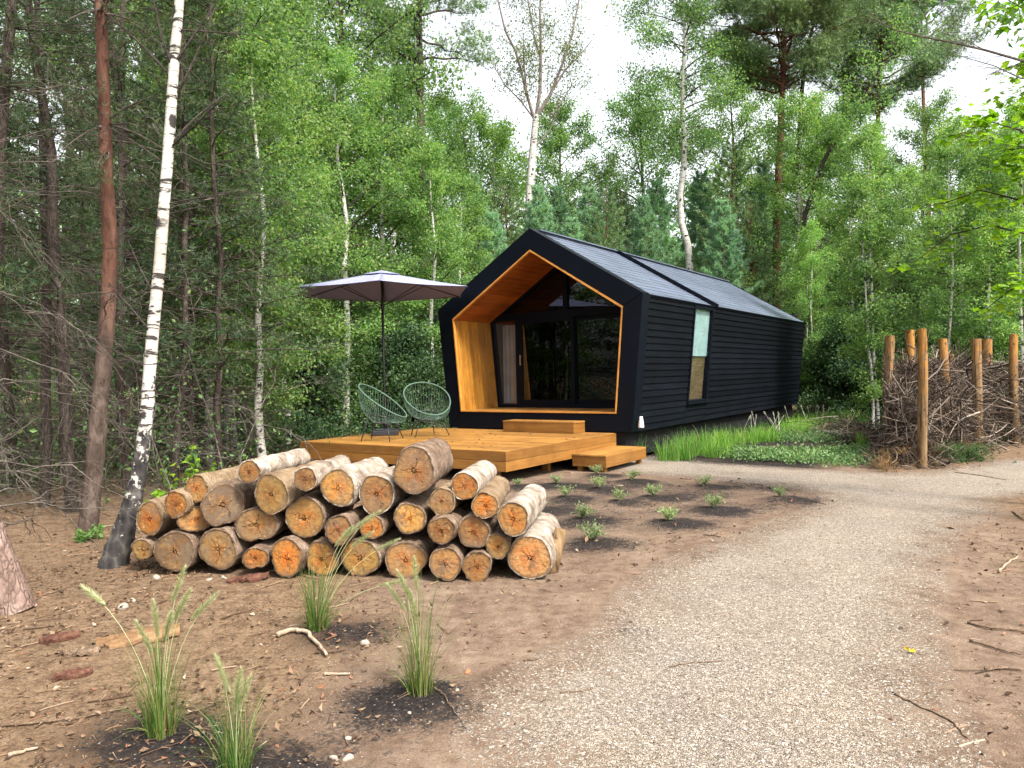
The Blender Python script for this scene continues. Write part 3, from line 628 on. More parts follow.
def chair(label,px,py,facing):
    p=ground(px,py,.503); t=thing('lounge_chair',label,'chair',tuple(p),facing,'string chairs on the deck')
    k=54; th=np.linspace(0,2*PI,k,endpoint=False)
    tilt=math.radians(36); ca,sa=math.cos(tilt),math.sin(tilt)
    lx=.43*np.sin(th); ly=.50*np.cos(th)*(1-.0*np.sin(th)); lx=lx*(1+.10*np.cos(th))
    rim=np.stack([lx,ly*ca,.69+ly*sa+.05*np.cos(2*th)*0],1)     # +y is the high back
    ik=np.stack([.15*np.sin(th),.02+.15*np.cos(th),np.full(k,.30)],1)
    g=G(); ring(g,rim,.014,8); g.build('rim',M_CORD,t,True)
    g=G(); ring(g,ik,.010,6); 
    hoop=np.stack([.26*np.sin(th),.0+.26*np.cos(th),.385+.10*np.cos(th)],1); g.build('seat_ring',M_DMET,t,True)
    g=G()
    for i in range(k):
        a=rim[i]; b=ik[i]; mid=(a+b)/2; out=np.array([mid[0],mid[1]-.02,0]); out=out/(np.linalg.norm(out)+1e-6)
        P=[a+(b-a)*s+(out*.095-np.array([0,0,.05]))*math.sin(PI*s)*.9 for s in np.linspace(0,1,7)]; tube(g,P,.0032,4)
    for i in range(0,k,2): tube(g,[ik[i],np.array([0,.02,.285])],.004,4)
    g.build('cord_shell',M_CORD,t,True)
    g=G(); ring(g,hoop*[1,1,1]+[0,0,-.03],.009,6); g.build('hoop',M_DMET,t,True)
    for a in (.6,2.2,PI+.95,-.6):
        d=np.array([math.sin(a),math.cos(a),0]); h0=np.array([.26*math.sin(a),.26*math.cos(a),.355+.10*math.cos(a)])
        g=G(); tube(g,[h0,d*.40+[0,0,.0]],.009,6,True); g.build('leg',M_DMET,t,True)
    return t
chair('green string chair seen side on in front of the parasol base',384,440,math.radians(78))
chair('green string chair facing out, between the parasol and the cabin',428.5,435.5,math.radians(25))
# ------------------------------------------------------------------ log stack
m=NT('cut_end_wood'); tc=m.n('TexCoord').outputs['Object']; 
oi=m.n('ObjectInfo'); rnd=oi.outputs['Random']; tint=oi.outputs['Color']
vx=m.n('VectorMath',{0:tc,1:m.n('CombineXYZ',{0:m.math('MULTIPLY',rnd,53.),1:0.,2:m.math('MULTIPLY',rnd,29.)}).outputs[0]},operation='ADD').outputs[0]
off_=m.n('CombineXYZ',{0:m.math('MULTIPLY_ADD',m.math('FRACT',m.math('MULTIPLY',rnd,17.3)),.06,-.03),1:0.,2:m.math('MULTIPLY_ADD',m.math('FRACT',m.math('MULTIPLY',rnd,43.7)),.06,-.03)}).outputs[0]
sp=m.n('SeparateXYZ',{0:m.n('VectorMath',{0:tc,1:off_},operation='ADD').outputs[0]}).outputs; rr=m.math('SQRT',m.math('ADD',m.math('MULTIPLY',sp[0],sp[0]),m.math('MULTIPLY',sp[2],sp[2])))
n1=m.noise(vx,9,4,.6); n2=m.noise(vx,40,5,.65); n3=m.noise(vx,14,5,.7,1.0)
rg=m.math('SINE',m.math('ADD',m.math('MULTIPLY',rr,520.),m.math('MULTIPLY',n1,14.)))
ang=m.math('ARCTAN2',sp[2],sp[0])
ra=m.n('Attribute',attribute_name='rad').outputs['Fac']      # 0 centre .. 1 rim
heart=m.mrange(m.math('ADD',ra,m.math('MULTIPLY',m.math('SUBTRACT',n3,.5),3.4)),.05,.75,1,0)
c=m.mix(m.math('MULTIPLY',heart,.85),tint,m.mix(1.0,tint,(1.25,.72,.36),'MULTIPLY'))
stain=m.noise(vx,7,5,.7,.5)
c=m.mix(m.mrange(stain,.53,.62,0,.75),c,(.30,.16,.050)); c=m.mix(m.mrange(stain,.46,.34,0,.8),c,(.105,.065,.036)); c=m.mix(m.mrange(m.noise(vx,26,5,.75,1.5),.53,.66,0,.75),c,(.075,.042,.022)); c=m.mix(m.mrange(m.noise(vx,19,3,.6,.5),.60,.72,0,.6),c,(.55,.38,.18))
c=m.mix(m.mrange(rg,-1,1,.30,0),c,(.14,.075,.03))
c=m.mix(m.mrange(n2,.52,.66,0,.7),c,(.12,.065,.028))
c=m.mix(m.mrange(m.math('ADD',ra,m.math('MULTIPLY',m.math('SUBTRACT',n2,.5),.35)),.84,.98,0,.75),c,(.10,.06,.03))
# radial drying cracks
wob=m.math('ADD',m.math('MULTIPLY',ang,.478),m.math('ADD',m.math('MULTIPLY',m.noise(vx,13,4),1.1),m.math('MULTIPLY',rnd,6.)))
fr=m.math('ABSOLUTE',m.math('SUBTRACT',m.math('FRACT',wob),.5)); wdt=m.math('DIVIDE',.0017,m.math('ADD',rr,.018))
ck=m.mrange(m.math('DIVIDE',fr,wdt),.35,1.0,1,0); ck=m.math('MULTIPLY',ck,m.mrange(m.math('ADD',ra,m.math('MULTIPLY',m.noise(vx,5,2),.9)),1.30,1.02)); ck=m.math('MULTIPLY',ck,m.mrange(rnd,.62,.80,0,1))
c=m.mix(m.math('MULTIPLY',ck,.9),c,(.02,.012,.007))
saw=m.noise(m.n('Mapping',{'Vector':vx,'Rotation':(0,.6,0),'Scale':(1,1,16)}).outputs[0],11,3,.6); c=m.mix(m.mrange(saw,.50,.62,0,.35),c,(.09,.05,.024)); gry=m.noise(vx,4.5,3,.6); c=m.mix(m.mrange(gry,.52,.64,0,.45),c,(.15,.115,.082))
hh=m.math('ADD',m.math('ADD',m.math('MULTIPLY',n2,.6),m.math('MULTIPLY',saw,.5)),m.math('MULTIPLY',ck,-3.))
M_END=m.done(m.bsdf(c,.85,m.bump(hh,.8,.007),.15))
def logbark(name,cols,peel,fine):
    m=NT(name); tc=m.n('TexCoord').outputs['Object']; rnd=m.rnd()
    vx=m.n('VectorMath',{0:tc,1:m.n('CombineXYZ',{0:m.math('MULTIPLY',rnd,31.),1:m.math('MULTIPLY',rnd,17.),2:0.}).outputs[0]},operation='ADD').outputs[0]
    sc=m.n('Mapping',{'Vector':vx,'Scale':(1,2.4,1)}).outputs[0]; n=m.noise(vx,7,6,.65); bands=m.noise(m.n('Mapping',{'Vector':vx,'Scale':(1,5,1)}).outputs[0],8,5,.65); f=m.noise(vx,45,4,.7)
    c=m.ramp(n,[(.3,cols[0]),(.5,cols[1]),(.7,cols[2])]); c=m.mix(m.mrange(bands,.55,.66,0,peel),c,cols[3]); c=m.mix(m.mrange(f,.58,.7,0,fine),c,(.05,.035,.025))
    return m.done(m.bsdf(c,.85,m.bump(m.math('ADD',m.math('ADD',n,bands),m.math('MULTIPLY',f,.7)),1.0,.025),.15))
M_LB=[0,0,0]
M_LB[0]=logbark('birch_log_bark',[(0.1326,0.09282,0.06929),(0.3205,0.2621,0.2079),(0.5525,0.5023,0.4371),(0.1326,0.0819,0.0533)],.85,.85)
M_LB[1]=logbark('tan_log_bark',[(0.136,0.084,0.0464),(0.232,0.16,0.096),(0.32,0.248,0.168),(0.088,0.052,0.032)],.7,.7)
M_LB[2]=logbark('brown_log_bark',[(.07,.05,.035),(.16,.105,.07),(.26,.19,.14),(.40,.33,.27)],.5,.5)
FL0=np.array([-3.13,6.22]); FL1=np.array([.11,5.76]); FN=unit(np.array([-(FL1-FL0)[1],(FL1-FL0)[0]]))
T_TAN=(.38,.205,.075); T_OR=(.46,.185,.040); T_GR=(.20,.14,.085); T_BR=(.25,.13,.055); T_GN=(.30,.19,.065); T_PALE=(.50,.31,.12)
LOGS=[ # px,py,rx,ry, tint, bark, length, label
(141.6,549.5,11,11.5,T_GN,2,.86,'small greenish log lowest at the left end of the stack, touching the birch'),
(149.3,518.6,14.5,17,T_OR,1,.86,'orange cored log at the left end of the stack, above the small greenish one'),
(175.8,504.5,13.4,13.4,T_OR,1,.86,'rusty orange round log just right of and above the leftmost orange one'),
(174.4,551.4,20.5,21,T_GR,2,.86,'large brown log with a dark starred heart, second in the bottom row'),
(196.2,519,13.3,13.6,T_TAN,2,.86,'tan log with a dark pith spot, left of the big grey slanted cut'),
(196.2,489,13.3,14.5,T_TAN,1,.95,'pale barked tan log at the left of the top row with its long side exposed'),
(222.6,505,16.5,21.5,(.16,.125,.095),2,.86,'dark grey log with an oval slanted cut, third from left in the upper rows'),
(217.7,549,20.4,20.8,(.30,.20,.10),2,.86,'large yellowish brown log in the bottom row beneath the grey oval one'),
(249,471.7,11.9,12.2,T_TAN,0,.95,'small tan log with white bark, topmost at the left end of the stack'),
(271.2,494.5,19.2,19.6,T_GN,1,.95,'big greenish tan log directly beneath the small topmost white barked one'),
(256,525,20.5,19.5,(.27,.175,.09),2,.86,'brown log with a lobed heart shaped outline in the middle left of the stack'),
(255.2,558.4,12.4,12.6,T_OR,2,1.0,'small bright orange log in the bottom row under the lobed one'),
(286.4,557.7,17.6,19.4,T_OR,2,.86,'orange hearted log in the bottom row, right of the small bright orange one'),
(304.7,479.2,12.2,12.4,T_BR,0,.9,'small dark brown log high in the stack left of the large white barked one'),
(304,518.6,19.8,20.5,(.42,.24,.08),2,.86,'egg shaped yellow tan log in the middle row with a notch at its top left'),
(338,487.4,18.6,19,(.45,.24,.07),0,.9,'large golden log with white bark in the top row, fifth from the left'),
(338,530,14.5,15,T_BR,2,1.0,'shaded brown log half hidden behind grass plumes in the middle row'),
(321.5,559,16.4,17.5,(.42,.21,.06),2,.9,'orange brown log in the bottom row behind the long grass blades'),
(359.9,557.7,20.4,19.6,(.44,.27,.08),2,.9,'broad yellow orange log in the bottom row crossed by grass plumes'),
(376.3,494.5,19.3,19.6,(.36,.20,.09),0,.86,'big reddish tan log with a cracked heart, left of and below the topmost log'),
(371.6,527.3,12.4,12.4,T_OR,2,1.0,'small amber log wedged under the big cracked reddish one'),
(413.8,470.3,22,23.4,(.25,.15,.085),2,.85,'largest brown log lying on top of the stack, rough flaky bark'),
(409.6,518.6,16,16.4,(.58,.32,.09),2,.9,'bright golden log with a ragged rim directly below the topmost log'),
(405.6,561.2,20.4,19.2,(.45,.25,.10),2,.9,'wide log with a dark knot hole in the bottom row behind the tall grass tuft'),
(442,501.5,14,14,(.27,.165,.085),1,1.0,'brown log with a cross crack, right of and under the topmost log'),
(464.7,486.2,13.4,14.6,T_OR,0,.9,'orange log with shaggy white bark in the top row, right of the largest log'),
(441.2,530.3,14.2,14.2,T_BR,2,1.0,'reddish brown log in the middle row, right of the golden ragged one'),
(445.5,564,15.8,17.2,(.34,.18,.07),2,1.0,'dull brown log in the bottom row, right of the one with the knot hole'),
(473.6,532,16.2,17,T_BR,2,1.0,'dark pitted brown log in the middle row under the two orange ones'),
(477,568,15.4,15.4,(.38,.20,.075),2,1.0,'evenly tan round log in the bottom row, third from its right end'),
(485.3,505.7,13.6,13.6,(.54,.21,.04),1,1.0,'vivid orange log with smooth tan bark near the upper right of the stack'),
(497.5,546.5,12.2,12.4,(.33,.20,.07),2,.9,'small yellow brown log tucked left of the large cracked end log'),
(513,519,16.6,16.6,(.48,.24,.075),0,1.0,'pale rimmed orange log with white bark resting on the right end of the stack'),
(530,557.7,21.6,22.8,(.46,.24,.095),0,1.0,'large log with star shaped cracks at the right end of the bottom row')]
def make_log(px,py,rx,ry,tint,bk,L,label,seed):
    r=np.random.default_rng(seed); d=ray(px,py)[:2]
    t=((FL0-0)@FN)/(d@FN); t*=1+r.uniform(-.012,.012); c=CAM+ray(px,py)*t; s=t*1.0/FPX; RX,RY=rx*s*1.02,ry*s*1.02
    if py+ry>567: c[2]=max(c[2],RY-.01)
    yaw=math.radians(8+r.uniform(-4,5)); 
    T=thing('log',label,'log',tuple(c),-yaw,'cut logs in the stack')
    k=40; th=np.linspace(0,2*PI,k,endpoint=False)
    if 'lobed' in label: o=1+.13*np.cos(2*th-.3)-.16*np.exp(-((np.angle(np.exp(1j*(th-4.9))))/.35)**2)-.12*np.exp(-((np.angle(np.exp(1j*(th-1.0))))/.4)**2)
    elif 'egg' in label: o=1+.07*np.cos(th-1.0)-.10*np.exp(-((np.angle(np.exp(1j*(th-2.2))))/.3)**2)
    else: o=1+.045*np.sin(2*th+r.uniform(0,6))+.035*np.sin(3*th+r.uniform(0,6))+.022*np.sin(5*th+r.uniform(0,6))-r.uniform(.0,.10)*np.exp(-((np.angle(np.exp(1j*(th-r.uniform(0,6.28)))))/.3)**2)
    o=o+.010*r.standard_normal(k)
    bt=r.uniform(.06,.10)
    bx=np.cos(th)*RX*o; bz=np.sin(th)*RY*o
    g=G(); V=[]; ys=[.0,.012,.05,.1,.16,.22,.28,.34,.4,.46,.52,.58,.64,.7,.76,.82,.88,.94,1.0]; tap=1-.10*r.uniform(0,1); bend=r.uniform(-.02,.02)
    kn=(r.uniform(.2,2.6),r.uniform(.25,.8))
    slant=.10 if 'slanted' in label else 0
    for y in ys:
        q=1+(tap-1)*y; y00=y; jj=1+(.020*r.standard_normal(k)+.02*np.sin(th*2+y*9+seed)+.05*np.exp(-((np.angle(np.exp(1j*(th-kn[0])))/.3)**2)-((y-kn[1])/.05)**2))*(y>.02)
        e=(.975+.02*r.random(k)) if y==0 else 1; y=y+(.007*r.standard_normal(k)/L if y<.02 else 0)
        V.append(np.stack([bx*q*jj*e+bend*np.sin(PI*y)+0*th,y*L+slant*(np.sin(th)*0-np.cos(th))*(1-y)*.9*0+slant*np.cos(th)*(1-y),bz*q*jj*e],1))
    n=len(ys); Q=[]
    for i in range(n-1):
        for j in range(k): Q.append((i*k+j,i*k+(j+1)%k,(i+1)*k+(j+1)%k,(i+1)*k+j))
    V=np.concatenate(V); 
    # front annulus of bark thickness
    inn=np.stack([bx*(1-bt),slant*np.cos(th),bz*(1-bt)],1); Q+=[(j,n*k+j,n*k+(j+1)%k,(j+1)%k) for j in range(k)]
    g.add(np.concatenate([V,inn]),Q,p=[list(range((n-1)*k,n*k))])
    g.build('bark',M_LB[bk],T,True)
    for y,fl in ((.004,1),):
        g=G(); V=[np.array([[0,y,0]])]; R=[0]; nr=9; rad=[np.zeros(1)]
        for i in range(1,nr+1):
            f=i/nr; of=1+(o-1)*f**1.5; V.append(np.stack([np.cos(th)*RX*of*f*(1-bt),np.full(k,y)+slant*np.cos(th)*f+.002*r.standard_normal(k)*(i<nr),np.sin(th)*RY*of*f*(1-bt)],1)); rad.append(np.full(k,f))
        Q=[(1+i*k+j,1+i*k+(j+1)%k,1+(i+1)*k+(j+1)%k,1+(i+1)*k+j) for i in range(nr-1) for j in range(k)]
        g.add(np.concatenate(V),[q[::-1] for q in Q],t=[(0,1+(j+1)%k,1+j) for j in range(k)])
        e=g.build('cut_end',M_END,T,True); set_attr(e.data,'rad',np.concatenate(rad),'FLOAT'); q_=r.uniform(.58,1.0); e.color=(*[x*q_ for x in tint],1)
    if False:
        g=G()
        for q in range(26):
            a=r.uniform(.1,2.6); y=r.uniform(.03,L-.1); p=np.array([math.cos(a)*RX*1.0,y,math.sin(a)*RY*1.0]); nn=np.array([math.cos(a),0,math.sin(a)]); tt=np.array([-math.sin(a),0,math.cos(a)])
            w=r.uniform(.02,.05); h=r.uniform(.02,.06); g.add([p-tt*w,p+tt*w*.8,p+tt*w+[0,h,0]+nn*r.uniform(.008,.03),p-tt*w*.7+[0,h,0]+nn*r.uniform(.008,.03)],[(0,1,2,3)])
        g.build('loose_bark',M_LB[bk],T)
    return T
for i,l in enumerate(LOGS): make_log(*l,100+i)
# filler logs of the second file, seen only through the gaps
def plain_stick(name,label,cat,P,rad,mat,group=None,seed=0,n=7):
    g=G(); P=np.array(P,float); o=P[0].copy(); tube(g,P-o,rad,n,True,.05,np.random.default_rng(seed)); ob=g.build(name,mat,None,True,loc=tuple(o)); return tag(ob,label,cat,group)
M_STICK=bark_mat('stick_bark',[(.07,.045,.03),(.17,.115,.075),(.30,.22,.155)],1,14,.5)
m=NT('peeled_pine_post'); v=m.coord('Object',(6,6,.9)); n=m.noise(v,2.2,5,.65,.6); n2=m.noise(m.coord('Object',(3,3,2)),3.5,5,.7); z_=m.n('SeparateXYZ',{0:m.n('TexCoord').outputs['Object']}).outputs[2]
c=m.ramp(n,[(.3,(0.1394,0.06,0.0144)),(.5,(0.2788,0.128,0.0288)),(.7,(0.3772,0.204,0.064))]); c=m.mix(m.mrange(m.math('ADD',n2,m.math('MULTIPLY_ADD',z_,-.24,m.math('MULTIPLY_ADD',m.rnd(),.36,-.10))),.10,.34),c,m.ramp(n,[(.35,(.10,.06,.028)),(.65,(.22,.145,.075))])); c=m.mix(m.mrange(n2,.57,.64,0,.85),c,(.06,.030,.014)); c=m.mix(m.mrange(m.noise(m.coord('Object',(16,16,.5)),2.,3,.5),.60,.64,0,.8),c,(.035,.018,.009)); kv=m.vor(m.coord('Object',(1,1,.8)),5.5); c=m.mix(m.mrange(kv,.10,.16,.85,0),c,(.05,.022,.010))
M_POSTW=m.done(m.bsdf(c,.75,m.bump(n,.6,.012),.15))
p0=ground(549,573); plain_stick('stake','short round stake leaning against the right end of the log stack','stake',[p0+[0.02,.05,-.03],p0+[.05,.12,.10],p0+[.115,.22,.30]],[.055,.055,.052],M_POSTW,n=12)

# ------------------------------------------------------------------ posts and brushwood
def post(pxt,pyt,pxb,D,w,label,seed):
    r=np.random.default_rng(seed); top=at(pxt,pyt,D); bx=at(pxb,450,D)[0]; rad=w/2*D/FPX
    T=thing('fence_post',label,'post',(bx,D,0),0,'posts round the brushwood')
    g=G(); k=14; n=12; V=[]; H=top[2]; th=np.linspace(0,2*PI,k,endpoint=False); o=1+.06*np.sin(2*th+r.uniform(0,6))+.03*r.standard_normal(k)
    for i in range(n):
        f=i/(n-1); z=-.25+(H+.25)*f; wv=.012*math.sin(f*5+seed); q=(1.06-.08*f)*(1+.02*r.standard_normal(k))*o
        if i==n-1: q=q*.96
        V.append(np.stack([(top[0]-bx)*f+wv+np.cos(th)*rad*q,np.sin(th)*rad*q,np.full(k,z)],1))
    Q=[(i*k+j,i*k+(j+1)%k,(i+1)*k+(j+1)%k,(i+1)*k+j) for i in range(n-1) for j in range(k)]
    g.add(np.concatenate(V),Q); g.build('shaft',M_POSTW,T,True)
    g=G(); e=V[-1]; c=e.mean(0)+[0,0,.004]; g.add(np.concatenate([[c],e]),t=[(0,1+j,1+(j+1)%k) for j in range(k)]); q=g.build('cut_top',M_END,T); q.color=(.5,.3,.13,1); set_attr(q.data,'rad',[0]+[1]*k,'FLOAT')
POSTS=[(889.6,335.6,888,13.3,9.2,'bright orange post at the left end of the brushwood, nearest the meadow'),
(909.4,330,911,14.9,9,'orange post standing behind the left end of the brushwood, with a knotty pale top'),
(921.7,328.7,922.4,11.6,9.2,'tallest brown post at the front corner of the brushwood, standing by the gravel'),
(943,338.7,948,13.6,8.6,'slightly leaning post half buried in twigs, behind the tallest one'),
(977,339,977,13.9,9,'grey orange post at the middle of the front row, twigs on both sides'),
(987.5,339,988.5,16.6,8.6,'short looking pale post behind the middle post, only its top above the twigs'),
(1013,334,1015.5,14.9,8.4,'orange post at the right end of the visible row by the picture edge'),
(949.5,354,950,16.2,8.2,'low orange post end peeping over the twigs behind the leaning one')]
for i,p in enumerate(POSTS): post(*p,40+i)
m=NT('brushwood'); M_BRUSH=m.done(m.bsdf(m.ramp(m.island(),[(0,(.014,.010,.008)),(.4,(.042,.029,.021)),(.68,(.100,.072,.053)),(.88,(.20,.155,.12)),(1,(.38,.32,.27))]),.85,m.bump(m.noise(m.coord(),60,3),.4,.01),.15))
rng=np.random.default_rng(77); g=G()
# footprint of the heap as a run of ellipses: x,y,rx,ry,h
HEAP=[(6.45,12.7,.55,.80,1.15),(7.2,13.5,.9,1.0,1.55),(8.2,14.6,1.0,1.2,1.62),(9.3,15.4,1.1,1.1,1.62),(10.5,15.9,1.2,1.2,1.6),(11.8,16.4,1.2,1.2,1.5),(7.6,15.4,1.0,1.0,1.55)]
def heap_pt(n,flat=1.0):
    i=rng.choice(len(HEAP),n,p=np.array([.2,.22,.18,.16,.1,.06,.08])); H=np.array(HEAP)[i]; a=rng.uniform(0,2*PI,n); q=rng.random(n)**.45
    z=rng.random(n)*H[:,4]; sh=np.sqrt(np.clip(1-(z/H[:,4])**2.6,0.05,1))
    return np.stack([H[:,0]+H[:,2]*np.cos(a)*q*sh,H[:,1]+H[:,3]*np.sin(a)*q*sh,z+.03],1)
def stick(c,d,L,r,curl,g,n=5,seg=5,clip=True):
    d=unit(d); s=unit(np.cross(d,rdirs(rng,1)[0])); t=np.linspace(-.5,.5,seg)
    P=c+np.outer(t*L,d)+np.outer((t*t-.08)*curl*L,s)+.015*rng.standard_normal((seg,3))*(L>.3); P[:,2]=np.maximum(P[:,2],.01)
    if clip and ((P[:,0]<(.492-.02*(P[:,2]<.45))*P[:,1]).any()): return
    tube(g,P,np.linspace(r,r*.45,seg),n)
C=heap_pt(2000); 
for c in C:
    d=rdirs(rng,1)[0]; d[2]*=.7; d=d+np.array([.5,.6,0])*rng.choice([-1,1])*.5; stick(c,d,rng.uniform(.5,1.7),rng.uniform(.004,.014),rng.uniform(-.5,.5),g)
C=heap_pt(70)
for c in C:
    d=rdirs(rng,1)[0]; d[2]*=.3; stick(c,d,rng.uniform(.5,1.3),rng.uniform(.022,.048),rng.uniform(-.15,.15),g,7)
C=heap_pt(9500)
for c in C: stick(c,rdirs(rng,1)[0],rng.uniform(.25,.8),rng.uniform(.0025,.006),rng.uniform(-.9,.9),g,3,4)
BP=g.build('brushwood',M_BRUSH,None,True); tag(BP,'tangled heap of brown brushwood twigs held between orange posts','brushwood heap',kind='stuff')
# a looser spill of twigs at its left end
g=G()
for k in range(520):
    q=rng.random()**.7; c=np.array([7.45+.25*rng.standard_normal()-.25*q,15.6+.7*rng.standard_normal()+.6*q,.03+.55*rng.random()**1.6*(1-.4*q)]); d=rdirs(rng,1)[0]; d[2]*=.4; stick(c,d,rng.uniform(.3,1.1),rng.uniform(.0025,.008),rng.uniform(-.6,.6),g,3,5,False)
for k in range(260):
    c=np.array([rng.uniform(5.6,6.9),rng.uniform(11.4,12.3),.02+.25*rng.random()**2]); d=rdirs(rng,1)[0]; d[2]*=.5; stick(c,d,rng.uniform(.2,.7),rng.uniform(.002,.006),rng.uniform(-.7,.7),g,3,5,False)
tag(g.build('loose_twigs',M_BRUSH,None,True),'loose brown twigs spilling from the left end of the brushwood','twigs',kind='stuff')
# dry and green needle sprays caught in the foot of the heap
M_DRYN=leaf_mat('dry_needles',[(.09,.045,.022),(.20,.105,.045),(.20,.17,.07)],.2); 
g=G(); P=np.stack([rng.uniform(5.55,8.6,1100),np.zeros(1100),.03+.28*rng.random(1100)**1.6],1); P[:,1]=11.25+(P[:,0]-5.6)*.86+.22*rng.standard_normal(1100)+.15; k=rng.random(1100)<.45+.4*np.sin(P[:,0]*5); P=P[k]
needles(g,P,rdirs(rng,len(P))+[0,0,.5],9,.16,.008,rng,.7); tag(g.build('dry_needles',M_DRYN),'rusty dry needle sprays along the foot of the brushwood','dry needles',kind='stuff')
M_GRN=leaf_mat('green_spray',[(.045,.085,.03),(.08,.14,.045),(.11,.16,.05)],.3)
o=ground(956,464); g=G(); P=np.stack([.28*rng.standard_normal(420),.16*rng.standard_normal(420),.26*rng.random(420)],1); needles(g,P,rdirs(rng,420)+[0,0,.4],9,.15,.009,rng,.6)
tag(g.build('pine_spray',M_GRN,None,loc=(o[0]+.1,o[1]+.25,0)),'green pine spray lying at the foot of the brushwood beside the gravel','pine spray')

# ------------------------------------------------------------------ grasses
M_BLADE=leaf_mat('grass_blade',[(.022,.07,.012),(.05,.125,.020),(.10,.19,.035),(.19,.23,.07),(.25,.19,.09)],.25,.5)
m=NT('grass_plume'); M_PLUME=m.done(m.n('MixShader',{0:.45,1:m.bsdf(m.ramp(m.island(),[(0,(.32,.36,.16)),(.6,(.50,.52,.29)),(1,(.68,.66,.48))]),.7,None,.2),2:m.n('BsdfTranslucent',{'Color':(.45,.48,.22)}).outputs[0]}).outputs[0])
def blades(g,n,h,spread,w,r,base=.06,lean=(0,0)):
    """arching grass blades as tapering strips"""
    k=6; t=np.linspace(0,1,k)
    for i in range(n):
        a=r.uniform(0,2*PI); b=base*math.sqrt(r.random()); L=h*r.uniform(.55,1.1); out=spread*r.random()**1.3
        d=np.array([math.cos(a)+lean[0],math.sin(a)+lean[1],0]); p0=np.array([math.cos(a)*b,math.sin(a)*b,-.01])
        P=p0+np.outer((.35*t+.65*t**2.2)*out*L,d)+np.outer(t*t*L*.06,r.standard_normal(3)*[1,1,0])+np.outer(L*(t-(.28*out+.04)*t**2.6),[0,0,1])
        s=unit(np.cross(d,[0,0,1.])+.4*r.standard_normal(3)); wd=w*(1-t**1.5*.92)[:,None]
        V=np.concatenate([P-s*wd/2,P+s*wd/2]); g.add(V,[(j,j+1,k+j+1,k+j) for j in range(k-1)])
def plume(g,stem,r,L=.12,rad=.013):
    """a bottle brush flower head at the end of a stem"""
    P=np.array(stem); tip=P[-1]; d=unit(P[-1]-P[-2]); n=420; f=r.random(n)
    c=tip-d*L*(1-f)[:,None]*1.0; s=unit(np.cross(rdirs(r,n),d)); rr=rad*np.sin(np.clip(f*.9+.08,0,1)*PI)**.6
    e=c+s*rr[:,None]*1.5+d*.022; w=unit(np.cross(s,d))*.0014
    g.add(np.stack([c-w,c+w,e],1).reshape(-1,3),t=np.arange(3*n).reshape(-1,3))
def tuft(label,p,h,n,lean,plumes,seed,spread=.35):
    r=np.random.default_rng(seed); T=thing('fountain_grass',label,'grass tuft',(p[0],p[1],float(hgt(np.array(p[0]),np.array(p[1])))),0,'planted grass tufts in the foreground')
    g=G(); blades(g,int(n*.62),h*1.1,spread*1.6,.0040,r,.06,lean); blades(g,n//3,h*.8,spread*2.3,.0036,r,.065,lean); blades(g,n//2,h*.4,1.3,.0042,r,.065); g.build('blades',M_BLADE,T,True)
    for (dx,dz,dy) in plumes:
        t=np.linspace(0,1,9)[:,None]; e=np.array([dx,dy,dz]); c=np.array([dx*.25,dy*.25,dz*.75]); P=2*t*(1-t)*c+t*t*e
        g=G(); tube(g,P,[.0016]*9,4); plume(g,P,r,.16,.018); g.build('plume',M_PLUME,T)
    return T
tuft('tall green grass tuft at bottom left on a dark soil heap, before the bark slab',TUFTS[0],.52,150,(.1,0),[(.10,.72,.05),(-.03,.58,.02),(.08,.55,-.05),(-.42,.62,.15),(.14,.63,.0),(.24,.60,.05),(-.10,.50,0)],1,.30)
tuft('wide leaning grass tuft behind a curved stick, in front of the log stack',TUFTS[1],.50,170,(.35,.0),[(.30,.66,.02),(.40,.72,-.02),(.34,.58,.05),(.22,.62,.02),(.50,.52,.1),(.55,.30,-.05)],2,.42)
tuft('narrow upright grass tuft alone on the black soil mound in the middle foreground',TUFTS[2],.58,130,(-.05,0),[(-.10,.60,.0),(-.02,.66,.02),(-.16,.52,.05),(-.04,.50,.0)],3,.26)
tuft('grass tuft cut by the lower picture edge, right of the bottom left tuft',TUFTS[3],.40,110,(-.1,0),[(.03,.40,0),(-.09,.44,.05),(.06,.36,.02)],4,.5)
# ornamental grass along the cabin wall
rng=np.random.default_rng(5); g=G()
for k in range(210):
    s=rng.random(); vv=.35+11.4*s; uu=2.52+.22*rng.standard_normal()+.45*min(1,s*3)+.25*math.sin(vv*1.3)*min(1,s*5)+.03*vv; c=cab(uu,vv); q=G(); blades(q,26,rng.uniform(.30,.54)+.06*(s<.1),.75,.011,rng,.12)
    V=np.concatenate(q.v)+c; g.add(V,np.concatenate(q.q))
OG=g.build('ornamental_grass',leaf_mat('bright_grass',[(0.05625,0.1938,0.022),(0.125,0.3125,0.0418),(0.2375,0.425,0.077),(0.3375,0.4125,0.121)],.4,.5),None,True); tag(OG,'bright green ornamental grass growing along the foot of the black cabin wall','grass',kind='stuff')
g=G()
for k in range(20):
    vv=4.+8*rng.random(); c=cab(2.85+.3*rng.standard_normal(),vv); e=c+[.15*rng.standard_normal(),.15*rng.standard_normal(),rng.uniform(.42,.62)]; t=np.linspace(0,1,5)[:,None]; P=c*(1-t)+e*t; tube(g,P,.003,3); q=G(); plume(g,P,rng,.12,.018)
tag(g.build('grass_plumes',plain('white_plume',(.62,.60,.52),.8,.1)),'whitish flower plumes over the grass at the cabin wall','grass plumes',kind='stuff')
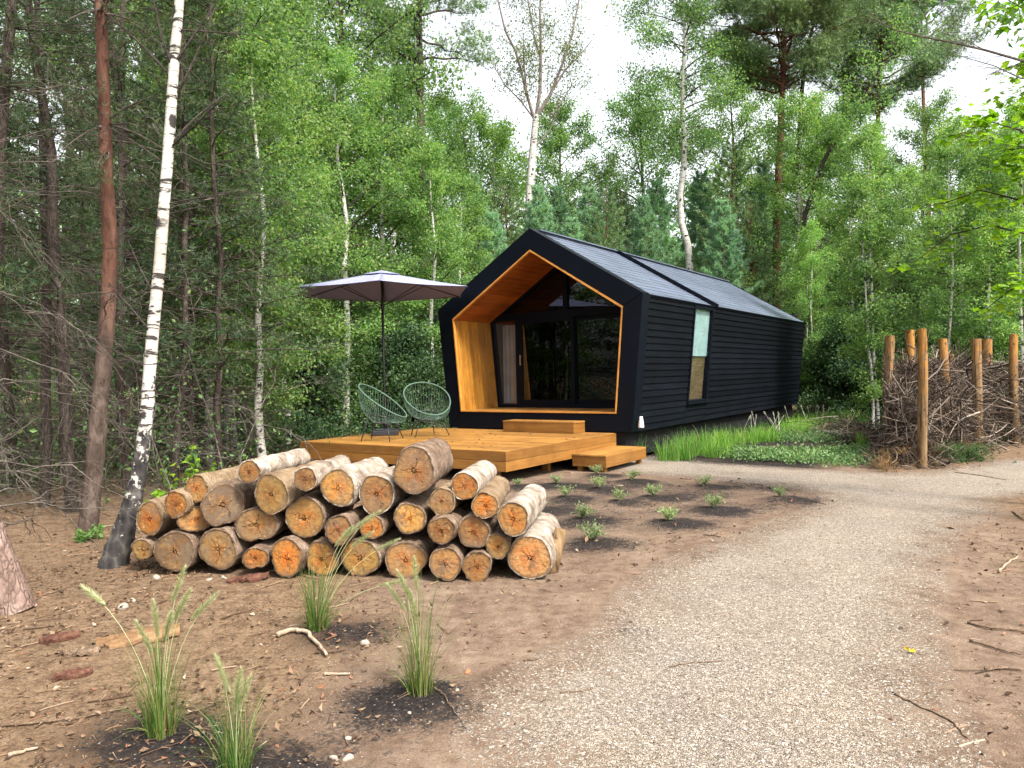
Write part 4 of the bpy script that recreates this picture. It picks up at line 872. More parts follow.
# ground cover in the bed between cabin and brushwood
g=G(); P=[]
for k in range(800):
    vv=rng.uniform(.6,12.5); uu=rng.uniform(3.4,5.6+.1*vv); c=cab(uu,vv); 
    if sdist(np.array([c[0]]),np.array([c[1]]))[0]>-.75 or c[0]>6.2+(c[1]-13)*.15+.4*rng.random(): continue
    if smooth_noise(np.array([c[0]]),np.array([c[1]]),31,.55,3)[0]< .10-(.35 if vv>5 else 0): continue
    n=60; q=rng.standard_normal((n,3))*[.20,.20,.055]+c+[0,0,.07]; q[:,2]=np.abs(q[:,2]); P.append(q)
P=np.concatenate(P); leaves(g,P,.055,rng,down=-.5,wid=.30)
tag(g.build('ground_cover',leaf_mat('pale_ground_cover',[(.075,.17,.06),(.14,.25,.095),(.22,.32,.15)],.3,.6)),'low pale green ground cover in the bed between cabin and brushwood','ground cover',kind='stuff')
o=ground(862,447); g=G(); blades(g,70,.38,.5,.012,rng,.1); tag(g.build('grass_tuft',OG.data.materials[0],None,True,loc=(o[0],o[1],0)),'single bright grass tuft at the edge of the bed beside the brushwood','grass tuft')
# seedlings in the bed
BL=['seedling at the top of the bed, nearest the ground step of the deck','seedling at the top of the bed, where the pale gravel begins','seedling in the second row, below the one nearest the ground step','seedling close to the front right corner of the deck','seedling just below the deck corner one','seedling in the very centre of the bed','seedling right of the centre one, third from the right','seedling at the right end of the bed, upper of two','bright seedling on a dark mound nearer the logs','brightest seedling, on a wide dark mound near the bed front','seedling at the right end of the bed, lower of two','seedling at the very front of the bed beside the leaning stake','small seedling behind the right end of the log stack','tiny seedling in the shade of the deck fascia','lone seedling out on the gravel tongue far right of the bed']
M_SEED=leaf_mat('seedling_leaf',[(.12,.18,.07),(.23,.29,.13),(.36,.39,.22)],.3,.6); SP=[]
for s in range(4):
    g=G(); n=18
    for i in range(n):
        a=rng.uniform(0,2*PI); h=rng.uniform(.05,.125); q_=rng.uniform(.03,.12); e=np.array([math.cos(a)*q_,math.sin(a)*q_,h]); t=np.linspace(0,1,4)[:,None]; P=t*e+t*(1-t)*np.array([0,0,.05]); tube(g,P,.0022,3)
        Q=P[1:].repeat(5,0)+.010*rng.standard_normal((15,3)); leaves(g,Q,.030,rng,down=-.8,wid=.17)
    SP.append(g.mesh('heather'))
    SP[-1].materials.append(M_SEED)
for i,p in enumerate(BEDP):
    ob=link('heather',SP[i%4],None,0,(p[0],p[1],float(hgt(np.array(p[0]),np.array(p[1]))))); ob.rotation_euler=(0,0,i*2.1); s=[1,1.1,1.1,.9,1,1.05,1.1,1.0,1.1,1.15,1.1,1.15,.7,.7,.9][i]; ob.scale=(s,s,s); tag(ob,'pale green '+BL[i],'seedling','seedlings in the planted bed')

# ------------------------------------------------------------------ things lying about
M_BARKR=bark_mat('red_bark_piece',[(.05,.022,.014),(.115,.050,.033),(.19,.10,.066)],1,18,.5); M_BARKT=wood_mat('tan_bark_piece',(.10,.050,.024),(.20,.115,.058),(.31,.215,.125),(2,9,9),3,.8,False,.5,.15)
def slab(label,px,py,L,W,rot,mat,seed,th=.022,curl=.3):
    r=np.random.default_rng(seed); p=ground(px,py); k=12; t=np.linspace(-.5,.5,k); g=G(); V=[]
    wv=W*(np.sqrt(np.clip(1-(2*t)**2*.85,0,1)))*(1+.16*r.standard_normal(k)); sk=.08*W*r.standard_normal(k)
    m_=5; s=np.linspace(-.5,.5,m_)
    top=np.array([[t[i]*L,s[j]*wv[i]+sk[i],.014+curl*W*(.25-s[j]**2)*1.0+.006*r.standard_normal()+.03*L*t[i]*2*(seed%2)] for i in range(k) for j in range(m_)]); bot=top-[0,0,th]
    q=[(i*m_+j,(i+1)*m_+j,(i+1)*m_+j+1,i*m_+j+1) for i in range(k-1) for j in range(m_-1)]; n=k*m_; q2=[tuple(n+x for x in f[::-1]) for f in q]
    ed=[i*m_ for i in range(k)]+[(k-1)*m_+j for j in range(1,m_)]+[i*m_+m_-1 for i in range(k-2,-1,-1)]+[j for j in range(m_-2,0,-1)]
    side=[(ed[i],ed[(i+1)%len(ed)],n+ed[(i+1)%len(ed)],n+ed[i]) for i in range(len(ed))]
    g.add(np.concatenate([top,bot]),[f[::-1] for f in q]+[f[::-1] for f in q2]+side); ob=g.build('bark_piece',mat,None,False,loc=(p[0],p[1],float(hgt(np.array(p[0]),np.array(p[1])))+.012)); ob.rotation_euler=(0,0,rot); return tag(ob,label,'bark piece','bark pieces on the soil')
slab('long tan and orange bark slab behind the bottom left grass tuft',140,642,.46,.27,.35,M_BARKT,3)
slab('rust red bark piece left of the tan slab',60,643,.22,.11,.6,M_BARKR,4)
slab('small red bark piece below the tan slab',73,681,.19,.085,.6,M_BARKR,6)
slab('dark red bark strip at the foot of the log stack by the small orange log',248,581,.32,.17,.35,M_BARKR,7)
slab('grey brown bark flake between the tan slab and the red piece',80,658,.22,.10,.1,M_STICK,8)
M_STONE=plain('pale_stone',(.29,.25,.205),.8,.2,.4); 
STN=[(157,580.5,.05,.034,.03,'white flat stone in front of the large starred log'),(124,610,.045,.03,.022,'white chip of stone left of the tan bark slab, lower of a pair'),(133,604,.034,.024,.024,'pale chip of stone left of the tan bark slab, upper of a pair'),(364,647,.026,.022,.024,'round beige stone beside the curved stick'),(349,738,.020,.018,.016,'beige pebble on the black soil left of the middle tuft'),(347,757,.026,.023,.02,'largest cream pebble at the lower edge of the black soil'),(334,757,.014,.03,.014,'narrow upright cream pebble beside the largest one'),(208,581,.06,.03,.018,'flat white stone in front of the yellowish brown log'),(224,579,.04,.026,.02,'small white stone right of the flat white one by the logs'),(604,646,.022,.014,.008,'white pebble by the dark patch at the gravel edge'),(457,693,.018,.012,.006,'tiny cream chip right of the middle tuft'),(410,716,.014,.010,.008,'tiny white chip on the black soil in front of the middle tuft')]
for i,(px,py,a,b,c_,lb) in enumerate(STN):
    p=ground(px,py); g=G(); rock(g,(0,0,0),(a*.8,b*.75,c_*.7),np.random.default_rng(i),2,.5); ob=g.build('stone',M_STONE,None,True,loc=(p[0],p[1],float(hgt(np.array(p[0]),np.array(p[1])))+c_*.28)); tag(ob,lb,'stone','stones on the soil')
def gstick(label,pts,rad,seed,mat=None,lift=.012,group='fallen sticks on the soil'):
    P=np.array([ground(*p) for p in pts]); 
    for q in P: q[2]=float(hgt(np.array(q[0]),np.array(q[1])))+lift
    # densify
    t=np.linspace(0,1,4*len(P)); P=np.stack([np.interp(t,np.linspace(0,1,len(P)),P[:,i]) for i in range(3)],1); P+=.004*np.random.default_rng(seed).standard_normal(P.shape)*[1,1,.3]
    return plain_stick('stick',label,'stick',P,np.linspace(rad,rad*.5,len(P)),mat or M_STICK,group,seed,6)
M_PALEST=bark_mat('pale_stick',[(.20,.14,.09),(.36,.27,.19),(.48,.40,.31)],1,14,.4)
gstick('thick curved pale stick in front of the wide leaning tuft',[(277,643),(291,639),(305,641),(316,649),(327,660)],.017,1,M_PALEST,.02)
gstick('short pale stick below the curved one',[(324,678),(350,677)],.010,2,M_PALEST)
gstick('long thin dark stick lying left of the bottom left tuft',[(0,733),(40,729),(80,724),(128,713)],.007,3)
gstick('dark twig right of the bottom left tuft',[(186,721),(198,716),(214,709)],.006,4)
gstick('pale short stick at the lower left corner',[(10,762),(38,754)],.010,5,M_PALEST)
gstick('long forked dark twig at the right edge of the gravel',[(893,694),(908,702),(930,712),(950,722),(967,740)],.006,6)
gstick('dark twig crossing the gravel left of the middle',[(560,694),(576,692),(594,690)],.005,7)
gstick('thin twig on the gravel right of the dark patch',[(670,667),(695,663),(722,661)],.004,8)
gstick('dark stick on the right bank, upper of three',[(968,622),(990,628),(1020,629)],.009,9)
gstick('dark stick on the right bank, middle of three',[(970,640),(1000,649),(1022,655)],.008,10)
gstick('dark stick on the right bank, lowest of three',[(985,670),(1005,668),(1023,670)],.010,11)
gstick('bent stick at the upper right bank near the picture edge',[(1013,513),(1019,518),(1024,522)],.011,12)
gstick('light bent stick in the lower part of the upper right bank',[(998,573),(1008,564),(1018,558)],.010,13,M_PALEST)
gstick('thin stick at the path edge in front of the brushwood',[(955,474),(980,477),(1006,481)],.008,14)
gstick('thin twig on the black soil mound',[(433,694),(445,703),(461,722)],.004,15)
gstick('bare twig on the soil right of the middle tuft',[(438,628),(449,637),(457,629)],.004,16)
gstick('dark stick at the foot of the stack behind the leaning tuft',[(268,572),(290,574),(322,582)],.008,17)
gstick('short dark stick on the dirt near the dark patch',[(525,663),(539,661)],.009,18)
gstick('pale peg shaped stick leaning out of the brushwood foot',[(880,470),(893,464)],.018,19,M_PALEST,.06)
g=G(); leaves(g,np.array([[0,0,0.],[.0,.01,.004]]),.045,np.random.default_rng(4),flat=.9,wid=.3); p=ground(909,652); ob=g.build('fallen_leaf',plain('yellow_leaf',(.62,.42,.03),.6,.2),None,loc=(p[0],p[1],float(hgt(np.array(p[0]),np.array(p[1])))+.02)); tag(ob,'bright yellow fallen leaf at the right edge of the gravel','leaf')
g=G(); leaves(g,np.array([[0,0,0.]]),.07,np.random.default_rng(6),flat=.9,wid=.3); p=ground(466,676); ob=g.build('fallen_leaf',plain('red_leaf',(.42,.13,.06),.6,.2),None,loc=(p[0],p[1],float(hgt(np.array(p[0]),np.array(p[1])))+.015)); tag(ob,'salmon red fallen leaf on the dirt right of the middle tuft','leaf')
# ------------------------------------------------------------------ trees
M_BIRCH_NEAR=birch_mat('birch_bark_near',1.2,(.52,.50,.46),.85)
M_BIRCH=birch_mat('birch_bark',.0,(.50,.49,.455),.6)
M_PINEB=bark_mat('red_pine_bark',[(.050,.024,.018),(.135,.060,.040),(.21,.105,.075)],.35,7,.8)
M_PINEG=bark_mat('grey_pine_bark',[(.022,.017,.014),(.060,.047,.038),(.13,.105,.085)],.3,8,.8)
M_BRANCH=bark_mat('grey_twig_bark',[(.035,.028,.023),(.095,.080,.066),(.21,.185,.155)],1,12,.3)
M_DBR=bark_mat('dark_branch_bark',[(.018,.014,.012),(.045,.035,.030),(.09,.075,.065)],1,12,.3)
L_BIRCH=leaf_mat('birch_leaves',[(0.0882,0.187,0.0598),(0.1428,0.2697,0.0874),(0.21,0.3437,0.115),(0.3108,0.3915,0.1472)],.55,.5)
L_BROAD=leaf_mat('broad_leaves',[(0.063,0.1436,0.0598),(0.1092,0.2088,0.0828),(0.1596,0.2697,0.1012),(0.2436,0.3175,0.1288)],.53,.5)
L_DARK=leaf_mat('dark_leaves',[(.028,.066,.030),(.052,.105,.044),(.09,.15,.062)],.4,.5)
L_PINE=leaf_mat('pine_needles',[(0.06525,0.135,0.06875),(0.116,0.2093,0.1063),(0.1812,0.2835,0.1375),(0.29,0.324,0.15)],.22,.55)
L_PINEB=leaf_mat('blue_pine_needles',[(.12,.255,.185),(.18,.345,.25),(.25,.42,.30),(.36,.42,.23)],.4,.55)
L_BARE=leaf_mat('thin_birch_leaves',[(.06,.12,.03),(.12,.19,.05),(.22,.20,.09)],.4,.5)
L_MAPLE=leaf_mat('lime_leaves',[(.10,.24,.012),(.17,.34,.02),(.26,.42,.03)],.45,.45)
L_SPRUCE=leaf_mat('thicket_needles',[(0.0272,0.06,0.0328),(0.0496,0.092,0.04592),(0.08,0.128,0.0615),(0.128,0.132,0.0656)],.3,.6)

def wander(r,H,lean,k=12,amp=.05,z0=-.15):
    t=np.linspace(0,1,k); w=np.cumsum(r.standard_normal((k,2))*amp,0)*(H/10); w-=w[0]
    return np.stack([lean[0]*t*H+w[:,0],lean[1]*t*H+w[:,1],z0+(H-z0)*t],1)
def interp(P,t):
    x=np.linspace(0,1,len(P)); return np.array([np.interp(t,x,P[:,i]) for i in range(3)])
def limb(r,base,az,el,L,curve,k=6,wig=.05):
    t=np.linspace(0,1,k); d=np.array([math.cos(az)*math.cos(el),math.sin(az)*math.cos(el),math.sin(el)])
    P=base+np.outer(t*L,d)+np.outer(t*t*L*curve,[0,0,1.]); P+=np.cumsum(r.standard_normal((k,3))*wig*L/k,0); P[0]=base; return P
def broadleaf(seed,H,r0,c0,R,nl,nleaf,size,droop=.15,lean=(0,0),prof=None,sig=.16,el=(.3,.9),trunkpts=None,seg=8,down=.35,wid=.34,twig_r=.006):
    r=np.random.default_rng(seed); W=G(); Lf=G(); B=G()
    T=wander(r,H,lean) if trunkpts is None else trunkpts
    rad=lambda t: r0*(1-t)**.75+.008
    tt=np.linspace(0,1,len(T)); fl=1+.35*np.exp(-tt*30); tube(W,T,rad(tt)*fl,seg)
    prof=prof or (lambda q: math.sin(PI*(q*.82+.12))**.7)
    pts=[]; az=r.uniform(0,6)
    for i in range(nl):
        q=(i+r.random())/nl; t=c0+(1-c0)*q*.97; az+=2.4+r.uniform(-.5,.5); L=R*prof(q)*r.uniform(.65,1.15); e=el[0]+(el[1]-el[0])*q+r.uniform(-.2,.2)
        P=limb(r,interp(T,t),az,e,L,-droop); br=min(rad(t)*.45,.008+L*.010); tube(B,P,np.linspace(br,br*.3,6),5)
        pts.append(np.array([interp(P,f) for f in np.linspace(.35,1,6)]))
        for k in range(5+int(L*1.5)):
            f=r.uniform(.25,1); b=interp(P,f); Q=limb(r,b,az+r.uniform(-1.3,1.3),e+r.uniform(-.6,.5),L*r.uniform(.2,.45),-droop*1.6,5); tube(B,Q,np.linspace(max(br*.35,twig_r*.7),twig_r*.4,5),3)
            pts.append(np.array([interp(Q,f) for f in (.3,.55,.8,1.)])); 
    Pn=np.concatenate(pts); wgt=np.repeat(r.random(len(Pn)//2+1)**1.5+.05,2)[:len(Pn)]; i=r.choice(len(Pn),nleaf,p=wgt/wgt.sum()); C=Pn[i]+r.standard_normal((nleaf,3))*sig*np.array([1,1,.85]); C[:,2]-=abs(r.standard_normal(nleaf))*sig*droop*2
    leaves(Lf,C,size,r,down=down,wid=wid); return W,Lf,B
def pine_young(seed,H,r0,R,nleaf=8,nl=.38,ln=.15,wd=.016,c0=.06,tuft=18):
    r=np.random.default_rng(seed); W=G(); Lf=G(); T=wander(r,H,(0,0),12,.02); tube(W,T,r0*(1-np.linspace(0,1,12))**.8+.01,7); C=[];D=[]
    z=c0*H
    while z<H*.985:
        q=z/H; n=6 if q<.9 else 4; a0=r.uniform(0,6)
        for i in range(n):
            L=R*((1-q)**.75)*min(1,.55+q*2.2)*r.uniform(.45,1.3)+.12; az=a0+i*2*PI/n+r.uniform(-.3,.3); P=limb(r,interp(T,q),az,.05+.5*q+r.uniform(-.1,.15),L,.16); tube(W,P,np.linspace(.010+.010*L,.004,6),3)
            for k in range(int(tuft*(L/1.5+.25))):
                f=r.uniform(.25,1)**.8; b=interp(P,f); sd=(1-f)*.5*L*r.uniform(-1,1); dd=np.array([-math.sin(az),math.cos(az),0]); c=b+dd*sd+np.array([0,0,.05*r.standard_normal()]); C.append(c); D.append(np.array([math.cos(az),math.sin(az),.55])+dd*np.sign(sd)*.5)
        z+=nl*(1.15-.5*q)*r.uniform(.85,1.15)
    C.append(T[-1]);D.append(np.array([0,0,1.])); needles(Lf,np.array(C),np.array(D),nleaf,ln,wd,r,.55); return W,Lf
def pine_tall(seed,H,r0,c0,R,nl=26,trunkpts=None,n=9,ln=.17,wd=.022,ntuft=26,lean=(0,0)):
    r=np.random.default_rng(seed); W=G(); Lf=G(); T=wander(r,H,lean,12,.03) if trunkpts is None else trunkpts; tube(W,T,r0*(1-.72*np.linspace(0,1,len(T))),9); C=[];D=[]; az=0
    for i in range(nl):
        q=(i+r.random())/nl; t=c0+(1-c0)*q; az+=2.4+r.uniform(-.6,.6); L=R*(math.sin(PI*(q*.75+.2))**.8)*r.uniform(.6,1.15); P=limb(r,interp(T,min(t,1)),az,.1+.7*q,L,.08,7,.25); tube(W,P,np.linspace(.02+.015*L,.008,7),5)
        for k in range(3+int(L*2)):
            f=r.uniform(.4,1); b=interp(P,f); Q=limb(r,b,az+r.uniform(-1.4,1.4),.3+r.uniform(-.3,.5),L*.33,.15,5,.2); tube(W,Q,np.linspace(.010,.004,5),3)
            e=Q[-1]; m=ntuft; C.append(e+r.standard_normal((m,3))*[.26,.26,.15]); D.append(rdirs(r,m)*.7+[0,0,.6])
    needles(Lf,np.concatenate(C),np.concatenate(D),n,ln,wd,r,.7); return W,Lf
def deadtwig(W,r,base,az,el,L,br,depth,droop):
    P=limb(r,base,az,el,L,-droop,8,.28); tube(W,P,np.linspace(br,br*.3,8),4 if depth else 3)
    ends=[P[-1],P[-3]]
    if depth>0:
        for k in range(int(r.integers(2,5))):
            f=r.uniform(.2,.9); ends+=deadtwig(W,r,interp(P,f),az+r.uniform(-1.,1.),el+r.uniform(-.5,.3),L*r.uniform(.3,.6),br*.5,depth-1,droop*1.3)
    return ends
def thicket(seed,H,r0,R,ndead=26,ngreen=20,c1=.35,needle=True,trunkpts=None,nt=14):
    """forest grown pine: a bare thin trunk with dead drooping twigs low down and sparse green above"""
    r=np.random.default_rng(seed); W=G(); Lf=G(); T=wander(r,H,(r.uniform(-.03,.03),r.uniform(-.03,.03)),12,.05) if trunkpts is None else trunkpts; tube(W,T,r0*(1-np.linspace(0,1,len(T)))**.7+.012,8); Dd=G()
    for i in range(ndead):
        t=.03+.55*(i+r.random())/ndead; deadtwig(Dd,r,interp(T,t),r.uniform(0,6.28),r.uniform(-.15,.45),R*r.uniform(.5,1.15),.004+.006*r.random(),2 if r.random()<.35 else 1,r.uniform(.1,.5))
    C=[];D=[]
    for i in range(ngreen):
        q=(i+r.random())/ngreen; t=c1+(1-c1)*q; az=r.uniform(0,6.28); L=R*(1.1-.75*q)*r.uniform(.6,1.1); P=limb(r,interp(T,t),az,.15+.4*q,L,-.12+.3*q,6,.15); tube(W,P,np.linspace(.012,.004,6),4)
        for k in range(nt):
            f=r.uniform(.3,1); dd=np.array([-math.sin(az),math.cos(az),0]); C.append(interp(P,f)+dd*(1.1-f)*.6*L*r.uniform(-1,1)+.05*r.standard_normal(3)); D.append(np.array([math.cos(az),math.sin(az),.3])+.6*r.standard_normal(3))
    needles(Lf,np.array(C),np.array(D),9,.13,.013,r,.6); return W,Lf,Dd

def two_tone():
    m=NT('two_tone_pine_bark'); v=m.coord('Object',(1,1,.35)); n=m.noise(v,8,6,.65,.5); n2=m.noise(v,30,4,.7); z=m.n('SeparateXYZ',{0:m.n('TexCoord').outputs['Object']}).outputs[2]
    lo=m.ramp(n,[(.3,(.035,.024,.019)),(.5,(.085,.060,.048)),(.7,(.17,.13,.105))]); hi=m.ramp(n,[(.3,(.042,.021,.015)),(.5,(.105,.050,.034)),(.7,(.17,.095,.068))])
    c=m.mix(m.mrange(m.math('ADD',z,m.math('MULTIPLY',n,2.)),2.9,3.8),lo,hi); c=m.mix(m.mrange(n2,.56,.66,0,.7),c,(.022,.014,.011))
    return m.done(m.bsdf(c,.9,m.bump(m.math('ADD',n,m.math('MULTIPLY',n2,.6)),.9,.03),.12))
PROTO={}
def tree_from(key,maker,wmat,lmat,name,extra=None):
    """first use builds the tree with its parts; later uses copy it"""
    out=maker(); t=thing(name,None,None); 
    out[0].build('trunk',wmat,t,True); out[1].build('crown',lmat,t)
    if len(out)>2 and out[2].v: out[2].build('branches',extra or (M_BRANCH if key[:2]=='th' else M_DBR),t)
    PROTO[key]=[t,False]; return t
def plant(key,px,D,label,cat='tree',scale=1.,rz=0.,group=None,dz=0.):
    p=at(px,400,D); e=PROTO[key]
    t=e[0] if not e[1] else copy_tree(e[0]); e[1]=True
    t.location=(p[0],D,float(hgt(np.array(p[0]),np.array(D)))-.02+dz); t.rotation_euler=(0,0,rz); t.scale=(scale,)*3
    for k in ('label','category','group'):
        if k in t: del t[k]
    return tag(t,label,cat,group)

# ---- individual trees, placed where the photograph shows them
def pxtrunk(pts,D): return np.array([at(x,y,D) for x,y in pts])
def custom(name,label,maker,wmat,lmat,extra=None,loc=None,cat='tree',group=None):
    out=maker(); t=thing(name,label,cat,tuple(loc),0,group)
    for o_,nm,mt,sm in ((out[0],'trunk',wmat,True),(out[1],'crown',lmat,False)):
        if o_.v:
            for v_ in o_.v: v_-=np.array(loc)
            o_.build(nm,mt,t,sm)
    if len(out)>2 and out[2].v:
        for v_ in out[2].v: v_-=np.array(loc)
        out[2].build('branches',extra or M_DBR,t)
    return t
def near_birch():
    r=np.random.default_rng(9); W=G(); Lf=G(); B=G(); D=6.55
    px=[(112,572),(117,553),(124,530),(132,505),(138,478),(143,445),(147,410),(149,380),(152,340),(156,300),(160,260),(163,220),(166,180),(169,140),(172,100),(174,60),(178,20),(181,-20),(184,-70),(186,-140),(190,-230),(192,-340)]
    P=pxtrunk(px,D); wid=[30,25,21,18,15.5,13.5,12.5,12,11.5,11.2,11,11,10.5,10.3,10,9.5,9,8.6,8,7,5,2]; R=np.array(wid)/2*D/FPX
    k=len(P); tt=np.linspace(0,1,k*4); x=np.linspace(0,1,k); P2=np.stack([np.interp(tt,x,P[:,i]) for i in range(3)],1); R2=np.interp(tt,x,R); P2=(P2+np.roll(P2,1,0)+np.roll(P2,-1,0))/3; P2[0]=P[0]-[0,0,.12]; P2[-1]=P[-1]
    tube(W,P2,R2,16,False,.035,r)
    for (x0,y0,x1,y1,x2,y2,b) in ((174,65,190,40,222,-5,.011),(172,68,158,30,150,-20,.010),(173,143,190,118,226,94,.009),(171,147,196,125,221,100,.008),(166,72,140,40,104,12,.009),(178,92,196,60,214,10,.010),(180,30,215,32,262,36,.007),(166,165,135,140,95,120,.008),(163,205,200,196,255,192,.006),(162,216,195,205,250,204,.006),(153,292,140,270,128,240,.007),(152,335,135,310,112,288,.008),(148,368,110,345,40,322,.006),(165,180,150,165,120,150,.006)):
        a=at(x0,y0,D); c=at(x1,y1,D+r.uniform(-.3,.3)); e=at(x2,y2,D+r.uniform(-.6,.6)); t=np.linspace(0,1,8)[:,None]; Q=(1-t)**2*a+2*t*(1-t)*c+t*t*e; tube(B,Q,np.linspace(b*1.25,b*.45,8),5)
        for q in range(4): deadtwig(B,r,interp(Q,r.uniform(.4,1)),math.atan2(e[1]-a[1],e[0]-a[0])+r.uniform(-.8,.8),r.uniform(-.2,.7),r.uniform(.2,.6),.003,1,.1)
    top=P[-5:]; C=[]
    for i in range(26):
        Q=limb(r,interp(P[-6:],r.uniform(.3,1)),r.uniform(0,6.28),r.uniform(.0,.9),r.uniform(.6,1.6),-.3); tube(B,Q,np.linspace(.012,.003,6),4); C.append(np.array([interp(Q,f) for f in r.uniform(.3,1,60)])+.13*r.standard_normal((60,3)))
    leaves(Lf,np.concatenate(C),.05,r,.4); return W,Lf,B
p0=ground(113,570); custom('birch_tree','white barked birch with a black rough base leaning beside the log stack',near_birch,M_BIRCH_NEAR,L_BIRCH,M_DBR,(p0[0],p0[1],0))
def near_pine():
    r=np.random.default_rng(12); W=G(); Lf=G(); B=G(); D=7.9
    px=[(85,545),(89,520),(92,490),(96,450),(99,410),(103,370),(106,330),(109,290),(110,250),(109,215),(106,170),(105,120),(103,70),(101,20),(100,-40),(98,-130),(97,-260),(98,-380)]
    P=pxtrunk(px,D); wid=[21,18.5,17.5,17,16.5,15.5,15,14,13.5,13,12.5,12,11.5,11,10.5,9.5,7,3]; k=len(P); tt=np.linspace(0,1,k*4); x=np.linspace(0,1,k); P2=np.stack([np.interp(tt,x,P[:,i]) for i in range(3)],1); P2[0,2]-=.15; tube(W,P2,np.interp(tt,x,np.array(wid)/2*D/FPX),14,False,.03,r)
    C=[];Dn=[]
    for i in range(30):
        y=r.uniform(-10,330); b=at(np.interp(y,[q[1] for q in px[::-1]],[q[0] for q in px[::-1]]),y,D); E=deadtwig(B,r,b,r.uniform(0,6.28),r.uniform(-.2,.5),r.uniform(.5,1.4),.008,1,.25)
        if i%3==0: C+=E; Dn+=[rdirs(r,1)[0] for _ in E]
    for (x0,y0,x1,y1) in ((103,10,65,22),(104,14,150,30),(105,15,168,72),(108,120,160,95),(106,125,62,150),(110,125,165,150)):
        a=at(x0,y0,D); e=at(x1,y1,D-.5); t=np.linspace(0,1,8)[:,None]; Q=a*(1-t)+e*t+np.array([0,0,.14])*(t*(1-t)); tube(B,Q,np.linspace(.014,.004,8),5)
    C=np.repeat(np.array(C),7,0)+.07*r.standard_normal((7*len(C),3)); needles(Lf,C,rdirs(r,len(C)),8,.09,.006,r,.6)
    for i in range(22):
        q=interp(P[-5:],r.random()); Q=limb(r,q,r.uniform(0,6.28),.3,r.uniform(.6,1.8),.05); tube(B,Q,np.linspace(.015,.004,6),4); c=np.array([interp(Q,f) for f in r.uniform(.3,1,30)])+.12*r.standard_normal((30,3)); needles(Lf,c,rdirs(r,30),8,.11,.009,r,.6)
    return W,Lf,B
p0=ground(86,541); custom('pine_tree','reddish brown pine trunk standing left of the white leaning birch',near_pine,two_tone(),L_SPRUCE,M_BRANCH,(p0[0],p0[1],0))
def edge_pine():
    r=np.random.default_rng(15); W=G(); Lf=G(); B=G(); D=5.3
    P=pxtrunk([(15,612),(8,590),(-2,560),(-16,525),(-36,480),(-80,380),(-135,250),(-200,100),(-265,-60),(-360,-300)],D); tube(W,P,np.array([19,17,16,15.5,15,14,13,12,10,5])*D/FPX,14,False,.03,r)
    for i in range(16): deadtwig(B,r,interp(P,r.uniform(.35,.8)),r.uniform(.2,2.2),r.uniform(-.4,.35),r.uniform(.6,1.5),.007,2,.25)
    C=[]
    for i in range(20):
        Q=limb(r,interp(P,r.uniform(.8,1)),r.uniform(0,6.28),.3,r.uniform(.6,1.8),.05); tube(B,Q,np.linspace(.015,.004,6),4); c=np.array([interp(Q,f) for f in r.uniform(.3,1,30)])+.12*r.standard_normal((30,3)); needles(Lf,c,rdirs(r,30),8,.11,.009,r,.6)
    return W,Lf,B
p0=ground(18,612); custom('pine_tree','pinkish grey pine trunk base cut by the left picture edge, leaning out of the frame',edge_pine,bark_mat('pinkish_pine_bark',[(.10,.062,.05),(.20,.135,.11),(.32,.24,.205)],.35,7,.8),L_SPRUCE,M_BRANCH,(p0[0],p0[1],0))
def left_pale():
    r=np.random.default_rng(16); W=G(); Lf=G(); B=G(); D=8.8
    P=pxtrunk([(-14,505),(-10,420),(-6,330),(-3,240),(0,160),(4,95),(9,40),(13,0),(17,-80),(20,-240)],D); tube(W,P,np.array([7,6.3,6,5.6,5.3,5,4.8,4.5,4,2])*D/FPX,10,False,.03,r)
    for i in range(46): deadtwig(B,r,interp(P,r.uniform(.02,.75)),r.uniform(-1.2,1.2)-.3,r.uniform(-.35,.35),r.uniform(.7,1.9),.006,2,r.uniform(.1,.5))
    for i in range(24):
        Q=limb(r,interp(P,r.uniform(.55,.9)),r.uniform(-1.4,1.4),.1,r.uniform(.7,1.5),.0); tube(B,Q,np.linspace(.010,.003,6),4); c=np.array([interp(Q,f) for f in r.uniform(.3,1,34)])+.11*r.standard_normal((34,3)); needles(Lf,c,rdirs(r,34),10,.10,.006,r,.6)
    return W,Lf,B
p0=at(-14,505,8.8); custom('pine_tree','thin pale trunk at the left picture edge with many bare grey twigs',left_pale,M_PINEG,L_SPRUCE,M_BRANCH,(p0[0],p0[1],0))

# ---- thicket on the left
for k,(s,H,r0) in enumerate(((1,9,.055),(2,10,.065),(3,8,.045),(4,11,.075),(5,7,.036))):
    tree_from('th%d'%k,lambda s=s,H=H,r0=r0: thicket(s,H,r0,1.45,44,50,.22,nt=34),M_PINEG,L_SPRUCE,'thicket_pine')
GT='thin pines of the thicket on the left'
TH=[ # key, px, D, scale, label
('th0',40,9.6,1,'thin dark thicket trunk left of the reddish pine, nearest of the thicket'),('th3',70,9.2,.9,'dark trunk close behind the reddish pine, on its left side'),('th1',128,10.5,1,'dark thin trunk between the reddish pine and the white birch'),
('th2',172,10.8,1,'slanting thin trunk just right of the white birch base'),('th4',216,11.2,1.1,'reddish thin trunk rising behind the left part of the log stack'),('th1',185,13.,1.,'thin brown trunk behind the bright green sapling'),
('th0',12,11.5,1.1,'dark thicket trunk at the left edge behind the pale one')]
for i,(k,px,D,s,l) in enumerate(TH): plant(k,px,D,l,'pine',s,i*1.3,GT)
r_=np.random.default_rng(44)
for i in range(26):
    D=r_.uniform(12.5,24); px=r_.uniform(-60,300-(D<14)*70); k='th%d'%r_.integers(0,5)
    if cab(0,0)[1]-D>-3 and px>330: continue
    plant(k,px,D,'thin dark pine trunk among many alike in the shaded thicket on the left','pine',r_.uniform(.85,1.25),r_.uniform(0,6),'crowded thin trunks deep in the left thicket')

